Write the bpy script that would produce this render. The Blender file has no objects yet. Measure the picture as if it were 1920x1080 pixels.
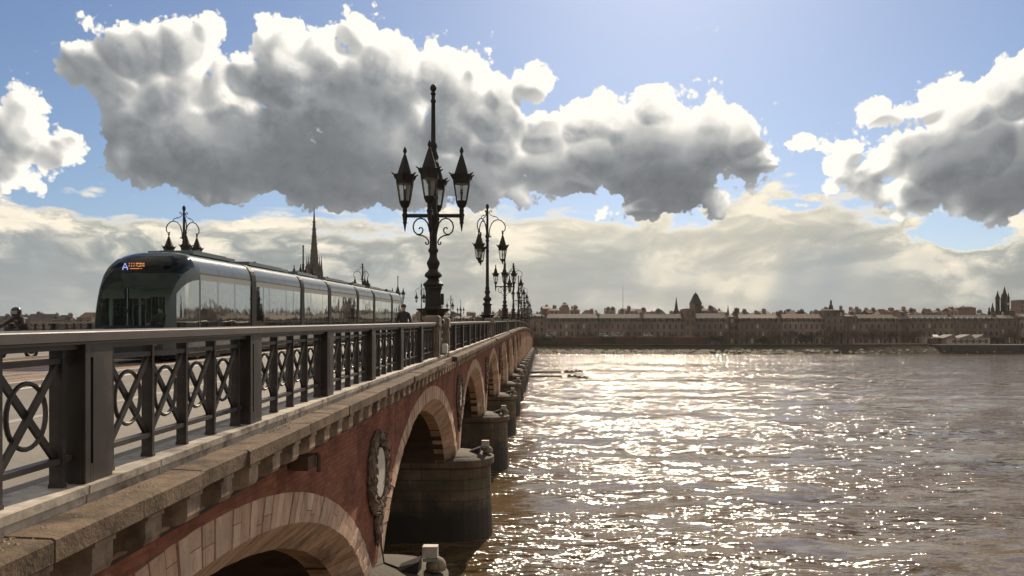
import bpy, bmesh, math, random
from mathutils import Vector, Matrix, Quaternion

# ------------------------------------------------------------------ frame of reference
# water surface z = 0, +Y runs along the bridge towards the far bank, +X is downstream (right)
EYE = 8.1            # height of the camera above the water
FOC = 1560.0         # focal length in photo pixels (1920 wide)
VPX, HOR = 1010.0, 634.0
random.seed(7)
scene = bpy.context.scene
COL = scene.collection

# ------------------------------------------------------------------ camera
cam_data = bpy.data.cameras.new("camera")
cam_data.sensor_width = 36.0
cam_data.lens = 36.0 * FOC / 1920.0
cam_data.shift_x = -(VPX - 960.0) / 1920.0
cam_data.shift_y = (HOR - 540.0) / 1920.0
cam_data.clip_start = 0.05
cam_data.clip_end = 9000.0
cam = bpy.data.objects.new("camera", cam_data)
COL.objects.link(cam)
cam.location = (0, 0, EYE)
cam.rotation_euler = (math.radians(90), 0, 0)
scene.camera = cam

# ------------------------------------------------------------------ exposure
scene.view_settings.view_transform = 'Standard'
scene.view_settings.look = 'None'
scene.view_settings.exposure = 0.12
scene.view_settings.gamma = 1.0
scene.view_settings.use_curve_mapping = False
scene.cycles.use_denoising = True
scene.cycles.max_bounces = 8
scene.cycles.transparent_max_bounces = 16
scene.cycles.sample_clamp_indirect = 6.0

# ------------------------------------------------------------------ sun
SUN_AZ = math.radians(9)      # to the right of the bridge axis
SUN_EL = math.radians(33.0)
sd = Vector((math.sin(SUN_AZ) * math.cos(SUN_EL), math.cos(SUN_AZ) * math.cos(SUN_EL), math.sin(SUN_EL)))
sun_data = bpy.data.lights.new("sun", 'SUN')
sun_data.energy = 5.0
sun_data.angle = math.radians(0.55)
sun_data.color = (1.0, 0.84, 0.64)
sun = bpy.data.objects.new("sun", sun_data)
COL.objects.link(sun)
sun.rotation_euler = (-sd).to_track_quat('-Z', 'Y').to_euler()

# ------------------------------------------------------------------ sky
world = bpy.data.worlds.new("World")
scene.world = world
world.use_nodes = True
world.cycles.sampling_method = 'MANUAL'
world.cycles.sample_map_resolution = 256
wt = world.node_tree
for n in list(wt.nodes):
    wt.nodes.remove(n)


class NB:
    """tiny helper for writing node maths"""
    def __init__(self, tree):
        self.t = tree

    def _in(self, node, idx, v):
        if v is None:
            return
        if isinstance(v, bpy.types.NodeSocket):
            self.t.links.new(v, node.inputs[idx])
        else:
            node.inputs[idx].default_value = v

    def m(self, op, a, b=None, c=None, clamp=False):
        n = self.t.nodes.new('ShaderNodeMath'); n.operation = op; n.use_clamp = clamp
        self._in(n, 0, a); self._in(n, 1, b); self._in(n, 2, c)
        return n.outputs[0]

    def v(self, op, a, b=None, c=None):
        n = self.t.nodes.new('ShaderNodeVectorMath'); n.operation = op
        self._in(n, 0, a)
        if op == 'SCALE':
            self._in(n, 3, b)
        else:
            self._in(n, 1, b); self._in(n, 2, c)
        return n.outputs['Value'] if op in ('LENGTH', 'DOT_PRODUCT', 'DISTANCE') else n.outputs['Vector']

    def noise(self, vec, scale, detail=4, rough=.5, lac=2.0, dist=0.0, color=False, dim='3D'):
        n = self.t.nodes.new('ShaderNodeTexNoise'); n.noise_dimensions = dim
        self._in(n, 'Vector', vec); self._in(n, 'Scale', scale); self._in(n, 'Detail', detail)
        self._in(n, 'Roughness', rough); self._in(n, 'Lacunarity', lac); self._in(n, 'Distortion', dist)
        return n.outputs['Color' if color else 'Fac']

    def voro(self, vec, scale, detail=0, rough=.5, lac=2.0, feature='F1', smooth=.3, out='Distance', rnd=1.0, dim='3D'):
        n = self.t.nodes.new('ShaderNodeTexVoronoi'); n.feature = feature; n.voronoi_dimensions = dim
        self._in(n, 'Vector', vec); self._in(n, 'Scale', scale)
        if feature != 'DISTANCE_TO_EDGE' or 'Detail' in n.inputs:
            self._in(n, 'Detail', detail); self._in(n, 'Roughness', rough); self._in(n, 'Lacunarity', lac)
        if feature == 'SMOOTH_F1':
            self._in(n, 'Smoothness', smooth)
        self._in(n, 'Randomness', rnd)
        return n.outputs[out]

    def rng(self, v, a, b, c=0.0, d=1.0, smooth=False):
        n = self.t.nodes.new('ShaderNodeMapRange')
        n.interpolation_type = 'SMOOTHSTEP' if smooth else 'LINEAR'
        for i, x in enumerate((v, a, b, c, d)):
            self._in(n, i, x)
        return n.outputs[0]

    def mix(self, f, a, b, mode='MIX'):
        n = self.t.nodes.new('ShaderNodeMix'); n.data_type = 'RGBA'; n.blend_type = mode
        self._in(n, 0, f)
        for i, x in ((6, a), (7, b)):
            if not isinstance(x, bpy.types.NodeSocket) and len(x) == 3:
                x = (*x, 1.0)
            self._in(n, i, x)
        return n.outputs[2]

    def comb(self, x, y, z=0.0):
        n = self.t.nodes.new('ShaderNodeCombineXYZ')
        for i, q in enumerate((x, y, z)):
            self._in(n, i, q)
        return n.outputs[0]

    def sep(self, v):
        n = self.t.nodes.new('ShaderNodeSeparateXYZ'); self._in(n, 0, v)
        return n.outputs

    def ramp(self, f, stops, interp='LINEAR'):
        n = self.t.nodes.new('ShaderNodeValToRGB'); n.color_ramp.interpolation = interp
        self._in(n, 0, f)
        e = n.color_ramp.elements
        while len(e) < len(stops):
            e.new(0.5)
        for i, (p, c) in enumerate(stops):
            e[i].position = p
            e[i].color = (*c, 1.0) if len(c) == 3 else c
        return n.outputs[0]


W = NB(wt)


def ang(px, py):
    """direction (azimuth, elevation) that lies behind a photo pixel"""
    a = math.atan((px - VPX) / FOC)
    e = math.atan((HOR - py) / FOC * math.cos(a))
    return a, e


# cumulus masses: centre and half size as seen from the bridge
BLOBS = [
    # far left cloud
    (10, 240, 62, 55), (-50, 285, 125, 62), (70, 270, 42, 30), (115, 262, 28, 20), (40, 215, 34, 30),
    # big cloud, left head
    (255, 100, 82, 62), (190, 135, 66, 48), (150, 112, 28, 24), (350, 95, 58, 55), (245, 175, 72, 52), (385, 75, 26, 30), (405, 150, 36, 46),
    # trunk and dark base
    (290, 240, 112, 72), (330, 310, 120, 46), (368, 165, 56, 50), (330, 190, 60, 50), (440, 275, 190, 80), (640, 270, 210, 100), (480, 325, 190, 50), (650, 345, 230, 46), (760, 330, 130, 60),
    # heads
    (530, 95, 52, 52), (580, 135, 78, 66), (500, 155, 50, 50), (680, 85, 50, 38), (720, 130, 84, 66), (790, 145, 80, 62), (640, 210, 170, 90), (850, 205, 62, 90),
    # right wing of the big cloud
    (895, 130, 40, 34), (945, 165, 50, 42), (1000, 155, 38, 38), (940, 220, 70, 55), (890, 330, 150, 56), (1010, 310, 95, 40), (1070, 330, 70, 28), (930, 275, 60, 40), (1030, 250, 50, 44),
    # second cloud
    (1230, 210, 90, 46), (1150, 235, 90, 50), (1080, 240, 66, 40), (1330, 225, 76, 56), (1385, 245, 56, 52), (1240, 290, 170, 95), (1110, 285, 100, 54), (1390, 300, 56, 40), (1290, 350, 90, 50),
    (1310, 365, 66, 40), (1215, 388, 70, 22), (1445, 300, 24, 14), (1482, 268, 24, 9),
    # right cloud
    (1880, 180, 80, 60), (1940, 160, 80, 66), (1810, 215, 90, 52), (1725, 205, 66, 32), (1730, 265, 76, 62), (1820, 290, 150, 90), (1900, 345, 150, 62),
    (1650, 210, 46, 20), (1590, 275, 40, 34), (1620, 325, 44, 26), (1990, 300, 150, 110), (1740, 360, 90, 36),
]
GAPS = []


def blob_field(P):
    acc = None
    for (px, py, rx, ry) in BLOBS:
        a, e = ang(px, py)
        a1, _ = ang(px + rx, py)
        _, e1 = ang(px, py - ry)
        ra, re = a1 - a, e1 - e
        q = W.v('MULTIPLY_ADD', P, (1 / ra, 1 / re, 0), (-a / ra, -e / re, 0))
        l = W.v('LENGTH', q)
        r = min(ra, re) * 0.75 + 0.25 * max(ra, re)
        s = W.m('MULTIPLY_ADD', l, -r, r)
        acc = s if acc is None else W.m('SMOOTH_MAX', acc, s, 0.012)
    return acc


def cloud_density(P, fine=True, S=None):
    """thickness of the cumulus layer (radians), positive inside"""
    w1 = W.noise(P, 9.0, 2, .5, color=True, dim='2D')
    Pw = W.v('MULTIPLY_ADD', W.v('SUBTRACT', w1, (.5, .5, .5)), (.030, .022, 0), P)
    if S is None:
        S = blob_field(Pw)
    b1 = W.voro(Pw, 22.0, 0, .5, feature='SMOOTH_F1', smooth=.15, dim='2D')
    acc = W.m('MULTIPLY_ADD', b1, -.036, W.m('ADD', S, .019))
    if fine:
        w2 = W.noise(P, 40.0, 2, .5, color=True, dim='2D')
        Pf = W.v('MULTIPLY_ADD', W.v('SUBTRACT', w2, (.5, .5, .5)), (.012, .012, 0), P)
        b2 = W.voro(Pf, 62.0, 0, .5, 2.2, feature='SMOOTH_F1', smooth=.2, dim='2D')
        acc = W.m('MULTIPLY_ADD', b2, -.014, W.m('ADD', acc, .007))
        b3 = W.voro(Pf, 160.0, 0, .5, 2.2, feature='SMOOTH_F1', smooth=.2, dim='2D')
        acc = W.m('MULTIPLY_ADD', b3, -.0075, W.m('ADD', acc, .0036))
        n3 = W.noise(P, 70.0, 5, .6, dim='2D')
        acc = W.m('MULTIPLY_ADD', W.m('SUBTRACT', n3, .5), W.rng(acc, -.014, .001, .0, .018), acc)
    return acc, S


tc = wt.nodes.new('ShaderNodeTexCoord')
dirv = tc.outputs['Generated']
sx, sy, sz = W.sep(dirv)
AZ = W.m('ARCTAN2', sx, sy)
EL = W.m('ARCSINE', sz)
P0 = W.comb(AZ, EL, 0.0)

D0, S0 = cloud_density(P0)
# vector towards the sun, unit length in (azimuth, elevation)
dsun = W.v('NORMALIZE', W.v('SUBTRACT', (SUN_AZ, SUN_EL, 0), P0))
P2 = W.v('MULTIPLY_ADD', dsun, (.012, .012, 0), P0)
D2, S2 = cloud_density(P2, fine=False)
D0c, _ = cloud_density(P0, fine=False, S=S0)
P3 = W.v('MULTIPLY_ADD', dsun, (.05, .05, 0), P0)
w3 = W.noise(P3, 12.0, 3, .5, color=True, dim='2D')
S3 = blob_field(W.v('MULTIPLY_ADD', W.v('SUBTRACT', w3, (.5, .5, .5)), (.05, .05, 0), P3))
relief = W.m('SUBTRACT', D0c, D2)            # > 0 on the side that looks at the sun
fine_r = W.m('SUBTRACT', D0, D0c)

alpha = W.rng(D0, -.0015, .0045, smooth=True)
Dm = W.m('ADD', W.m('MULTIPLY', D0, .5), W.m('MULTIPLY', S0, .5))
edge = W.m('POWER', W.rng(Dm, .0, .022, 1.0, 0.0), 1.5)               # thin rims shine
deep = W.rng(S3, -.035, .05, 0.0, 1.0, smooth=True)  # how much cloud lies between here and the sun
rel = W.rng(relief, -.009, .010, smooth=True)
body = W.m('MULTIPLY_ADD', deep, -.66, .90)
base = W.rng(EL, .14, .25, .68, 1.0, smooth=True)
body = W.m('MULTIPLY', body, W.m('ADD', W.m('MULTIPLY', base, W.rng(D0, .01, .05)), W.m('SUBTRACT', 1.0, W.rng(D0, .01, .05))))
inner = W.rng(D0, .015, .06, 1.0, .35, smooth=True)
body = W.m('MULTIPLY', body, W.m('MULTIPLY_ADD', W.m('SUBTRACT', rel, .5), W.m('MULTIPLY', inner, .48), .92))
fl = W.noise(P0, 14, 5, .55, dim='2D')
body = W.m('MULTIPLY', body, W.m('MULTIPLY_ADD', fl, .5, .75))
body = W.m('MULTIPLY_ADD', fine_r, W.rng(D0, .01, .06, 9.0, 4.0), body)
rim = W.m('MULTIPLY', edge, W.m('MULTIPLY_ADD', rel, 1.1, W.m('MULTIPLY_ADD', deep, -.35, .45)))
lum = W.m('ADD', body, W.m('MULTIPLY', rim, .75), clamp=True)
cum_col = W.ramp(lum, [(0.0, (.095, .108, .122)), (.25, (.175, .192, .208)), (.5, (.31, .328, .338)), (.75, (.58, .575, .55)), (1.0, (1.0, .955, .87))])

# ---- lower layer: far bands of cream and grey cloud
Ps = W.v('MULTIPLY', P0, (1.0, 2.4, 1.0))
wv = W.noise(Ps, 4.0, 3, .5, color=True, dim='2D')
Psw = W.v('MULTIPLY_ADD', W.v('SUBTRACT', wv, (.5, .5, .5)), (.12, .12, 0), Ps)
st = W.noise(Psw, 9.0, 7, .60, dim='2D')
st_b = W.voro(Psw, 26.0, 0, .55, feature='SMOOTH_F1', smooth=.3, dim='2D')
topline = W.ramp(W.rng(AZ, -.70, .70), [(i / 7, (v, v, v)) for i, v in enumerate((.150, .146, .142, .165, .155, .195, .125, .15))], 'B_SPLINE')
topline = W.m('MULTIPLY', W.sep(topline)[0], 1.0)
below = W.m('SUBTRACT', topline, EL)
lay = W.m('ADD', below, W.m('MULTIPLY_ADD', st, .10, W.m('MULTIPLY_ADD', st_b, -.03, -.045)))
holes = W.rng(W.noise(W.v('MULTIPLY_ADD', Ps, (1, 1, 1), (3.3, 1.7, 0)), 4.5, 5, .5, dim='2D'), .60, .72, 0, .03, smooth=True)
holes = W.m('MULTIPLY', holes, W.rng(EL, .03, .10))
lay = W.m('SUBTRACT', lay, holes)
for (hx, hy, hrx, hry) in ((1800, 458, 150, 30), (1480, 395, 60, 16), (330, 402, 260, 12)):
    a_, e_ = ang(hx, hy); a1_, _ = ang(hx + hrx, hy); _, e1_ = ang(hx, hy - hry)
    hl = W.v('LENGTH', W.v('MULTIPLY', W.v('SUBTRACT', W.v('MULTIPLY_ADD', W.v('SUBTRACT', wv, (.5, .5, .5)), (.10, .05, 0), P0), (a_, e_, 0)), (1 / (a1_ - a_), 1 / (e1_ - e_), 0)))
    lay = W.m('SUBTRACT', lay, W.m('MULTIPLY', W.rng(hl, .2, 1.4, .15, 0, smooth=True), W.rng(st, .38, .62, .9, .15)))
lay_a = W.rng(lay, -.004, .018, smooth=True)
lay_edge = W.rng(lay, .004, .040, 1.0, .0)
streak = W.rng(st, .43, .66, smooth=True)
puff = W.rng(st_b, .1, .5, .25, 0)
lay_l = W.m('MAXIMUM', lay_edge, W.m('MULTIPLY', W.m('ADD', streak, puff), W.rng(EL, .0, .12, .22, .95)))
lay_col = W.ramp(lay_l, [(0.0, (.24, .27, .275)), (.35, (.36, .385, .37)), (.7, (.66, .63, .54)), (1.0, (.95, .86, .70))])
# light falling through below the sun, rain shafts beside it
gl = W.v('LENGTH', W.v('MULTIPLY', W.v('SUBTRACT', P0, (.16, .125, 0)), (1.3, 2.5, 1)))
glow = W.rng(gl, .0, .60, .72, 0.0, smooth=True)
glow = W.m('MULTIPLY', glow, W.rng(st, .35, .6, .55, 1.0))
shx = W.m('MULTIPLY_ADD', W.m('SUBTRACT', EL, .1), -.35, AZ)
shaft = W.rng(W.noise(W.comb(shx, 0.0, 0.0), 9.0, 3, .5, dim='2D'), .42, .62, smooth=True)
shaft = W.m('MULTIPLY', shaft, W.rng(EL, .12, .06, 0, .6, smooth=True))
lay_col = W.mix(glow, lay_col, (.88, .80, .63))
lay_col = W.mix(shaft, lay_col, (.33, .37, .385))
for (hx, wd, st_) in ((1545, 105, .75), (1120, 150, .45), (60, 90, .5)):
    a_, _ = ang(hx, 500); a1_, _ = ang(hx + wd, 500)
    rr_ = W.rng(W.m('ABSOLUTE', W.m('SUBTRACT', shx, a_)), (a1_ - a_) * .35, a1_ - a_, st_, 0, smooth=True)
    rr_ = W.m('MULTIPLY', rr_, W.rng(W.m('MULTIPLY_ADD', st, .05, EL), .155, .105, 0, 1, smooth=True))
    lay_col = W.mix(rr_, lay_col, (.30, .345, .37))

# ---- clear sky
skyn = wt.nodes.new('ShaderNodeTexSky')
skyn.sky_type = 'NISHITA'
skyn.sun_disc = False
skyn.sun_elevation = SUN_EL
skyn.sun_rotation = SUN_AZ
skyn.altitude = 10
skyn.air_density = 1.0
skyn.dust_density = .5
skyn.ozone_density = 3.0
SKY_STR = 0.070
sky_s = W.v('SCALE', W.mix(1.0, skyn.outputs[0], (.93, .98, 1.08), 'MULTIPLY'), SKY_STR)

col = W.mix(lay_a, sky_s, lay_col)
col = W.mix(alpha, col, cum_col)
# small scraps of cloud high up
sc_n = W.noise(W.v('MULTIPLY', P0, (1, 1.5, 1)), 16, 6, .62, dim='2D')
sc_a = W.rng(sc_n, .69, .78, smooth=True)
col = W.mix(W.m('MULTIPLY', sc_a, W.rng(EL, .17, .24, 0, .6)), col, (.85, .85, .83))
# unseen broken cloud added overhead and behind, for a whiter fill light
hn = W.noise(dirv, 2.6, 6, .56, dist=.4)
hm_ = W.m('MAXIMUM', W.rng(EL, .42, .56, smooth=True), W.rng(W.m('ABSOLUTE', AZ), .74, .95, smooth=True))
ha = W.m('MULTIPLY', W.rng(hn, .40, .52, smooth=True), hm_)
ha = W.m('MULTIPLY', ha, W.rng(W.v('LENGTH', W.v('SUBTRACT', P0, (SUN_AZ, SUN_EL, 0))), .10, .28, smooth=True))
hc = W.ramp(W.rng(hn, .44, .72), [(0, (.82, .76, .65)), (.35, (.50, .465, .41)), (1, (.24, .24, .235))])
col = W.mix(ha, col, hc)
bg = wt.nodes.new('ShaderNodeBackground')
wt.links.new(col, bg.inputs[0])
bg.inputs[1].default_value = 1.0
wo = wt.nodes.new('ShaderNodeOutputWorld')
wt.links.new(bg.outputs[0], wo.inputs[0])

# ------------------------------------------------------------------ hazy river air
HAZE = 0.00005
if HAZE:
    hz_m = bpy.data.materials.new('river_haze'); hz_m.use_nodes = True
    ht = hz_m.node_tree
    for n in list(ht.nodes): ht.nodes.remove(n)
    pv = ht.nodes.new('ShaderNodeVolumePrincipled')
    pv.inputs['Color'].default_value = (.93, .88, .80, 1); pv.inputs['Density'].default_value = HAZE; pv.inputs['Anisotropy'].default_value = .3
    ho = ht.nodes.new('ShaderNodeOutputMaterial'); ht.links.new(pv.outputs[0], ho.inputs['Volume'])
    hme = bpy.data.meshes.new('haze')
    q = [(-2600, -2600, -5), (2600, -2600, -5), (2600, 2600, -5), (-2600, 2600, -5)]
    hme.from_pydata(q + [(a, b, 140) for a, b, c in q], [], [(0, 3, 2, 1), (4, 5, 6, 7), (0, 1, 5, 4), (1, 2, 6, 5), (2, 3, 7, 6), (3, 0, 4, 7)])
    hme.materials.append(hz_m)
    hzo = bpy.data.objects.new('haze', hme); COL.objects.link(hzo); hzo['kind'] = 'stuff'

# ------------------------------------------------------------------ helpers
def MAT(name):
    m = bpy.data.materials.new(name); m.use_nodes = True
    nt = m.node_tree
    b = nt.nodes['Principled BSDF']
    return m, NB(nt), b


def simple(name, col, rough=.6, metal=0.0, var=.25, scale=3.0, bump=0.0, bscale=40.0, rvar=.15, spec=.5, objrand=0.0, dirt=None, dscale=1.2):
    """painted / stone / metal surface with mottled colour, wear and fine relief"""
    m, N, b = MAT(name)
    tcn = m.node_tree.nodes.new('ShaderNodeTexCoord')
    P = tcn.outputs['Object']
    if objrand:
        oi = m.node_tree.nodes.new('ShaderNodeObjectInfo')
        P = N.v('MULTIPLY_ADD', N.comb(oi.outputs['Random'], oi.outputs['Random'], oi.outputs['Random']), (37, 19, 53), P)
    n1 = N.noise(P, scale, 6, .6)
    f = N.rng(n1, .25, .75, 1 - var, 1 + var)
    c = N.v('SCALE', (*col,), f)
    if dirt:
        n2 = N.noise(P, dscale, 5, .65)
        c = N.mix(N.rng(n2, .48, .68, 0, .85, smooth=True), c, dirt)
    if objrand:
        c = N.v('SCALE', c, N.rng(oi.outputs['Random'], 0, 1, 1 - objrand, 1 + objrand))
    N._in(b, 'Base Color', c)
    N._in(b, 'Roughness', N.rng(n1, .3, .7, max(0.02, rough - rvar), min(1, rough + rvar)))
    b.inputs['Metallic'].default_value = metal
    b.inputs['Specular IOR Level'].default_value = spec
    if bump:
        bn = m.node_tree.nodes.new('ShaderNodeBump')
        bn.inputs['Strength'].default_value = 1.0
        bn.inputs['Distance'].default_value = bump
        N._in(bn, 'Height', N.noise(P, bscale, 5, .65))
        N._in(b, 'Normal', bn.outputs[0])
    return m


class MB:
    """collects shapes into one mesh"""
    def __init__(self):
        self.v = []; self.f = []; self.mi = []; self.cur = 0

    def add(self, vs, fs):
        o = len(self.v)
        self.v += [tuple(p) for p in vs]
        self.f += [tuple(o + i for i in f) for f in fs]
        self.mi += [self.cur] * len(fs)

    def box(self, x0, x1, y0, y1, z0, z1, zf=None):
        """zf: function y -> extra height (for the sloping deck)"""
        a = zf(y0) if zf else 0.0; b = zf(y1) if zf else 0.0
        vs = [(x0, y0, z0 + a), (x1, y0, z0 + a), (x1, y1, z0 + b), (x0, y1, z0 + b),
              (x0, y0, z1 + a), (x1, y0, z1 + a), (x1, y1, z1 + b), (x0, y1, z1 + b)]
        self.add(vs, [(0, 3, 2, 1), (4, 5, 6, 7), (0, 1, 5, 4), (1, 2, 6, 5), (2, 3, 7, 6), (3, 0, 4, 7)])

    def ring_sweep(self, rings, close_ends=True, loop=False):
        n = len(rings[0]); o = len(self.v)
        for r in rings:
            self.v += [tuple(p) for p in r]
        m = len(rings); c0 = len(self.f)
        for i in range(m if loop else m - 1):
            j = (i + 1) % m
            for k in range(n):
                l = (k + 1) % n
                self.f.append((o + i * n + k, o + i * n + l, o + j * n + l, o + j * n + k))
        if close_ends and not loop:
            self.f.append(tuple(o + k for k in reversed(range(n))))
            self.f.append(tuple(o + (m - 1) * n + k for k in range(n)))
        self.mi += [self.cur] * (len(self.f) - c0)

    def tube(self, pts, r, n=6, loop=False, flat=1.0):
        pts = [Vector(p) for p in pts]
        rs = r if isinstance(r, (list, tuple)) else [r] * len(pts)
        rings = []; up = Vector((0, 0, 1)); m = len(pts)
        for i, p in enumerate(pts):
            if loop:
                t = pts[(i + 1) % m] - pts[i - 1]
            else:
                t = pts[min(i + 1, m - 1)] - pts[max(i - 1, 0)]
            t.normalize()
            if i == 0:
                a = t.orthogonal().normalized()
                if abs(t.z) < .99:
                    a = t.cross(up).normalized()
            else:
                a = (a - t * a.dot(t)).normalized()
            b = t.cross(a)
            rings.append([p + (a * math.cos(2 * math.pi * k / n) * rs[i] + b * math.sin(2 * math.pi * k / n) * rs[i] * flat) for k in range(n)])
        self.ring_sweep(rings, True, loop)

    def bar(self, p, q, w, d, side=Vector((1, 0, 0))):
        """rectangular bar p->q, w across (perpendicular to side), d along side"""
        p, q = Vector(p), Vector(q); t = (q - p).normalized()
        s = (side - t * side.dot(t)).normalized(); u = t.cross(s)
        R = [[c + s * (sx * d / 2) + u * (sy * w / 2) for sx, sy in ((-1, -1), (1, -1), (1, 1), (-1, 1))] for c in (p, q)]
        self.ring_sweep(R)

    def lathe(self, prof, n=16, c=(0, 0), rot=0.0, sq=None):
        rings = []
        for i, (r, z) in enumerate(prof):
            rings.append([(c[0] + r * math.cos(2 * math.pi * k / n + rot), c[1] + r * math.sin(2 * math.pi * k / n + rot), z) for k in range(n)])
        self.ring_sweep(rings)

    def mesh(self, name, mats, smooth=False):
        me = bpy.data.meshes.new(name)
        me.from_pydata(self.v, [], self.f)
        for m in (mats if isinstance(mats, (list, tuple)) else [mats]):
            me.materials.append(m)
        if self.cur or any(self.mi):
            me.polygons.foreach_set('material_index', self.mi)
        if smooth:
            me.polygons.foreach_set('use_smooth', [True] * len(me.polygons))
            try:
                me.set_sharp_from_angle(angle=math.radians(38))
            except Exception:
                pass
        me.update()
        return me

    def build(self, name, mats, parent=None, smooth=False, loc=None, **tags):
        return put(name, self.mesh(name, mats, smooth), parent, loc, **tags)


def put(name, me, parent=None, loc=None, rz=0.0, **tags):
    o = bpy.data.objects.new(name, me)
    COL.objects.link(o)
    if parent is not None:
        o.parent = parent
    if loc is not None:
        o.location = loc
    if rz:
        o.rotation_euler[2] = rz
    for k, v in tags.items():
        if v is not None:
            o[k] = v
    return o


def thing(name, label, cat, loc=(0, 0, 0), rz=0.0, group=None):
    return put(name, None, None, loc, rz, label=label, category=cat, group=group)


CHILD = {}


def dup(root, loc, rz=None, label=None, group=None, scale=None):
    def cp(o, parent):
        c = o.copy(); COL.objects.link(c)
        if parent is not None:
            c.parent = parent
        for ch in kids.get(o, ()):
            cp(ch, c)
        return c
    kids = {}
    for o in descend(root):
        kids.setdefault(o.parent, []).append(o)
    r = cp(root, None)
    r.location = loc
    if rz is not None:
        r.rotation_euler = (0, 0, rz)
    if scale is not None:
        r.scale = scale if isinstance(scale, tuple) else (scale,) * 3
    if label: r['label'] = label
    if group: r['group'] = group
    return r


def descend(o):
    out = []
    for c in o.children:
        out.append(c); out += descend(c)
    return out


def D(y):
    """rise of the bridge deck"""
    if y <= 110: return .0215 * y
    t = y - 110.0
    if t <= 320: return 2.365 + .0215 * (t - t * t / 320.0)
    return 2.365


def up(y):
    return EYE + D(y)


# ------------------------------------------------------------------ materials
m_iron = simple('painted_iron', (.022, .018, .016), .58, .0, .25, 6, .0006, 120, .1, .3)
m_iron_b = simple('bronze_paint_iron', (.034, .026, .022), .46, .0, .25, 4, .0008, 150, .10, .45, dirt=(.085, .068, .055), dscale=2.0)
m_cap = simple('handrail_metal', (.10, .085, .078), .50, .1, .2, 5, .0005, 160, .1, .4, dirt=(.10, .09, .085), dscale=1.6)
m_coping = simple('weathered_coping', (.155, .112, .078), .9, 0, .5, 5, .014, 26, .05, .2, objrand=.22, dirt=(.045, .034, .025), dscale=2.2)
m_plinth = simple('plinth_marble', (.40, .35, .29), .65, 0, .4, 9, .002, 60, .1, .4, objrand=.22, dirt=(.085, .065, .05), dscale=3.5)
m_modil = simple('modillion_stone', (.36, .27, .20), .88, 0, .45, 6, .004, 40, .05, .2, objrand=.2, dirt=(.12, .09, .07), dscale=2.0)
m_pedst = simple('pedestal_stone', (.23, .18, .14), .85, 0, .35, 4, .004, 40, .05, .2, objrand=.12, dirt=(.12, .09, .08), dscale=1.6)
m_zinc = simple('zinc_roof', (.15, .135, .115), .85, .0, .45, .5, 0, 1, .1, .15, objrand=.35)
m_slate = simple('slate', (.055, .052, .055), .8, 0, .35, .5, 0, 1, .1, .15, objrand=.2)
m_tile = simple('roof_tiles', (.13, .085, .065), .8, 0, .4, .6, 0, 1, .1, .2, objrand=.3)


def stone_ring_mat():
    """warm sandstone, each block a little different, darkened and wet in the tidal zone"""
    m, N, b = MAT('arch_sandstone')
    t = m.node_tree
    geo = t.nodes.new('ShaderNodeNewGeometry'); oi = t.nodes.new('ShaderNodeObjectInfo')
    P = geo.outputs['Position']; r = oi.outputs['Random']
    base = N.ramp(r, [(0, (.48, .30, .21)), (.25, (.64, .44, .32)), (.5, (.55, .37, .265)), (.75, (.70, .51, .38)), (1, (.58, .38, .275))])
    Q = N.v('MULTIPLY_ADD', N.comb(r, r, r), (31, 17, 43), P)
    n = N.noise(N.v('MULTIPLY', Q, (1, 1, .45)), 3.2, 7, .65)
    c = N.v('SCALE', base, N.rng(n, .25, .75, .62, 1.3))
    dn = N.noise(N.v('MULTIPLY', P, (1, 1, .25)), 1.3, 5, .6)
    pit = N.noise(P, 11, 5, .75)
    c = N.mix(N.rng(pit, .55, .70, 0, .5, smooth=True), c, (.20, .13, .09))
    st = N.noise(N.v('MULTIPLY', P, (1, 6, .3)), 1.5, 4, .6)
    c = N.mix(N.rng(st, .56, .74, 0, .55, smooth=True), c, (.16, .11, .08))
    c = N.mix(N.rng(dn, .52, .72, 0, .75, smooth=True), c, (.11, .075, .052))
    z = N.sep(P)[2]
    wet = N.rng(N.m('MULTIPLY_ADD', dn, 1.6, z), 3.6, 4.9, 1, 0, smooth=True)
    c = N.mix(wet, c, (.035, .026, .018))
    N._in(b, 'Base Color', c)
    N._in(b, 'Roughness', N.rng(wet, 0, 1, .85, .6))
    bn = t.nodes.new('ShaderNodeBump'); bn.inputs['Distance'].default_value = .006
    N._in(bn, 'Height', N.noise(Q, 30, 5, .7)); N._in(b, 'Normal', bn.outputs[0])
    b.inputs['Specular IOR Level'].default_value = .25
    return m


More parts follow.
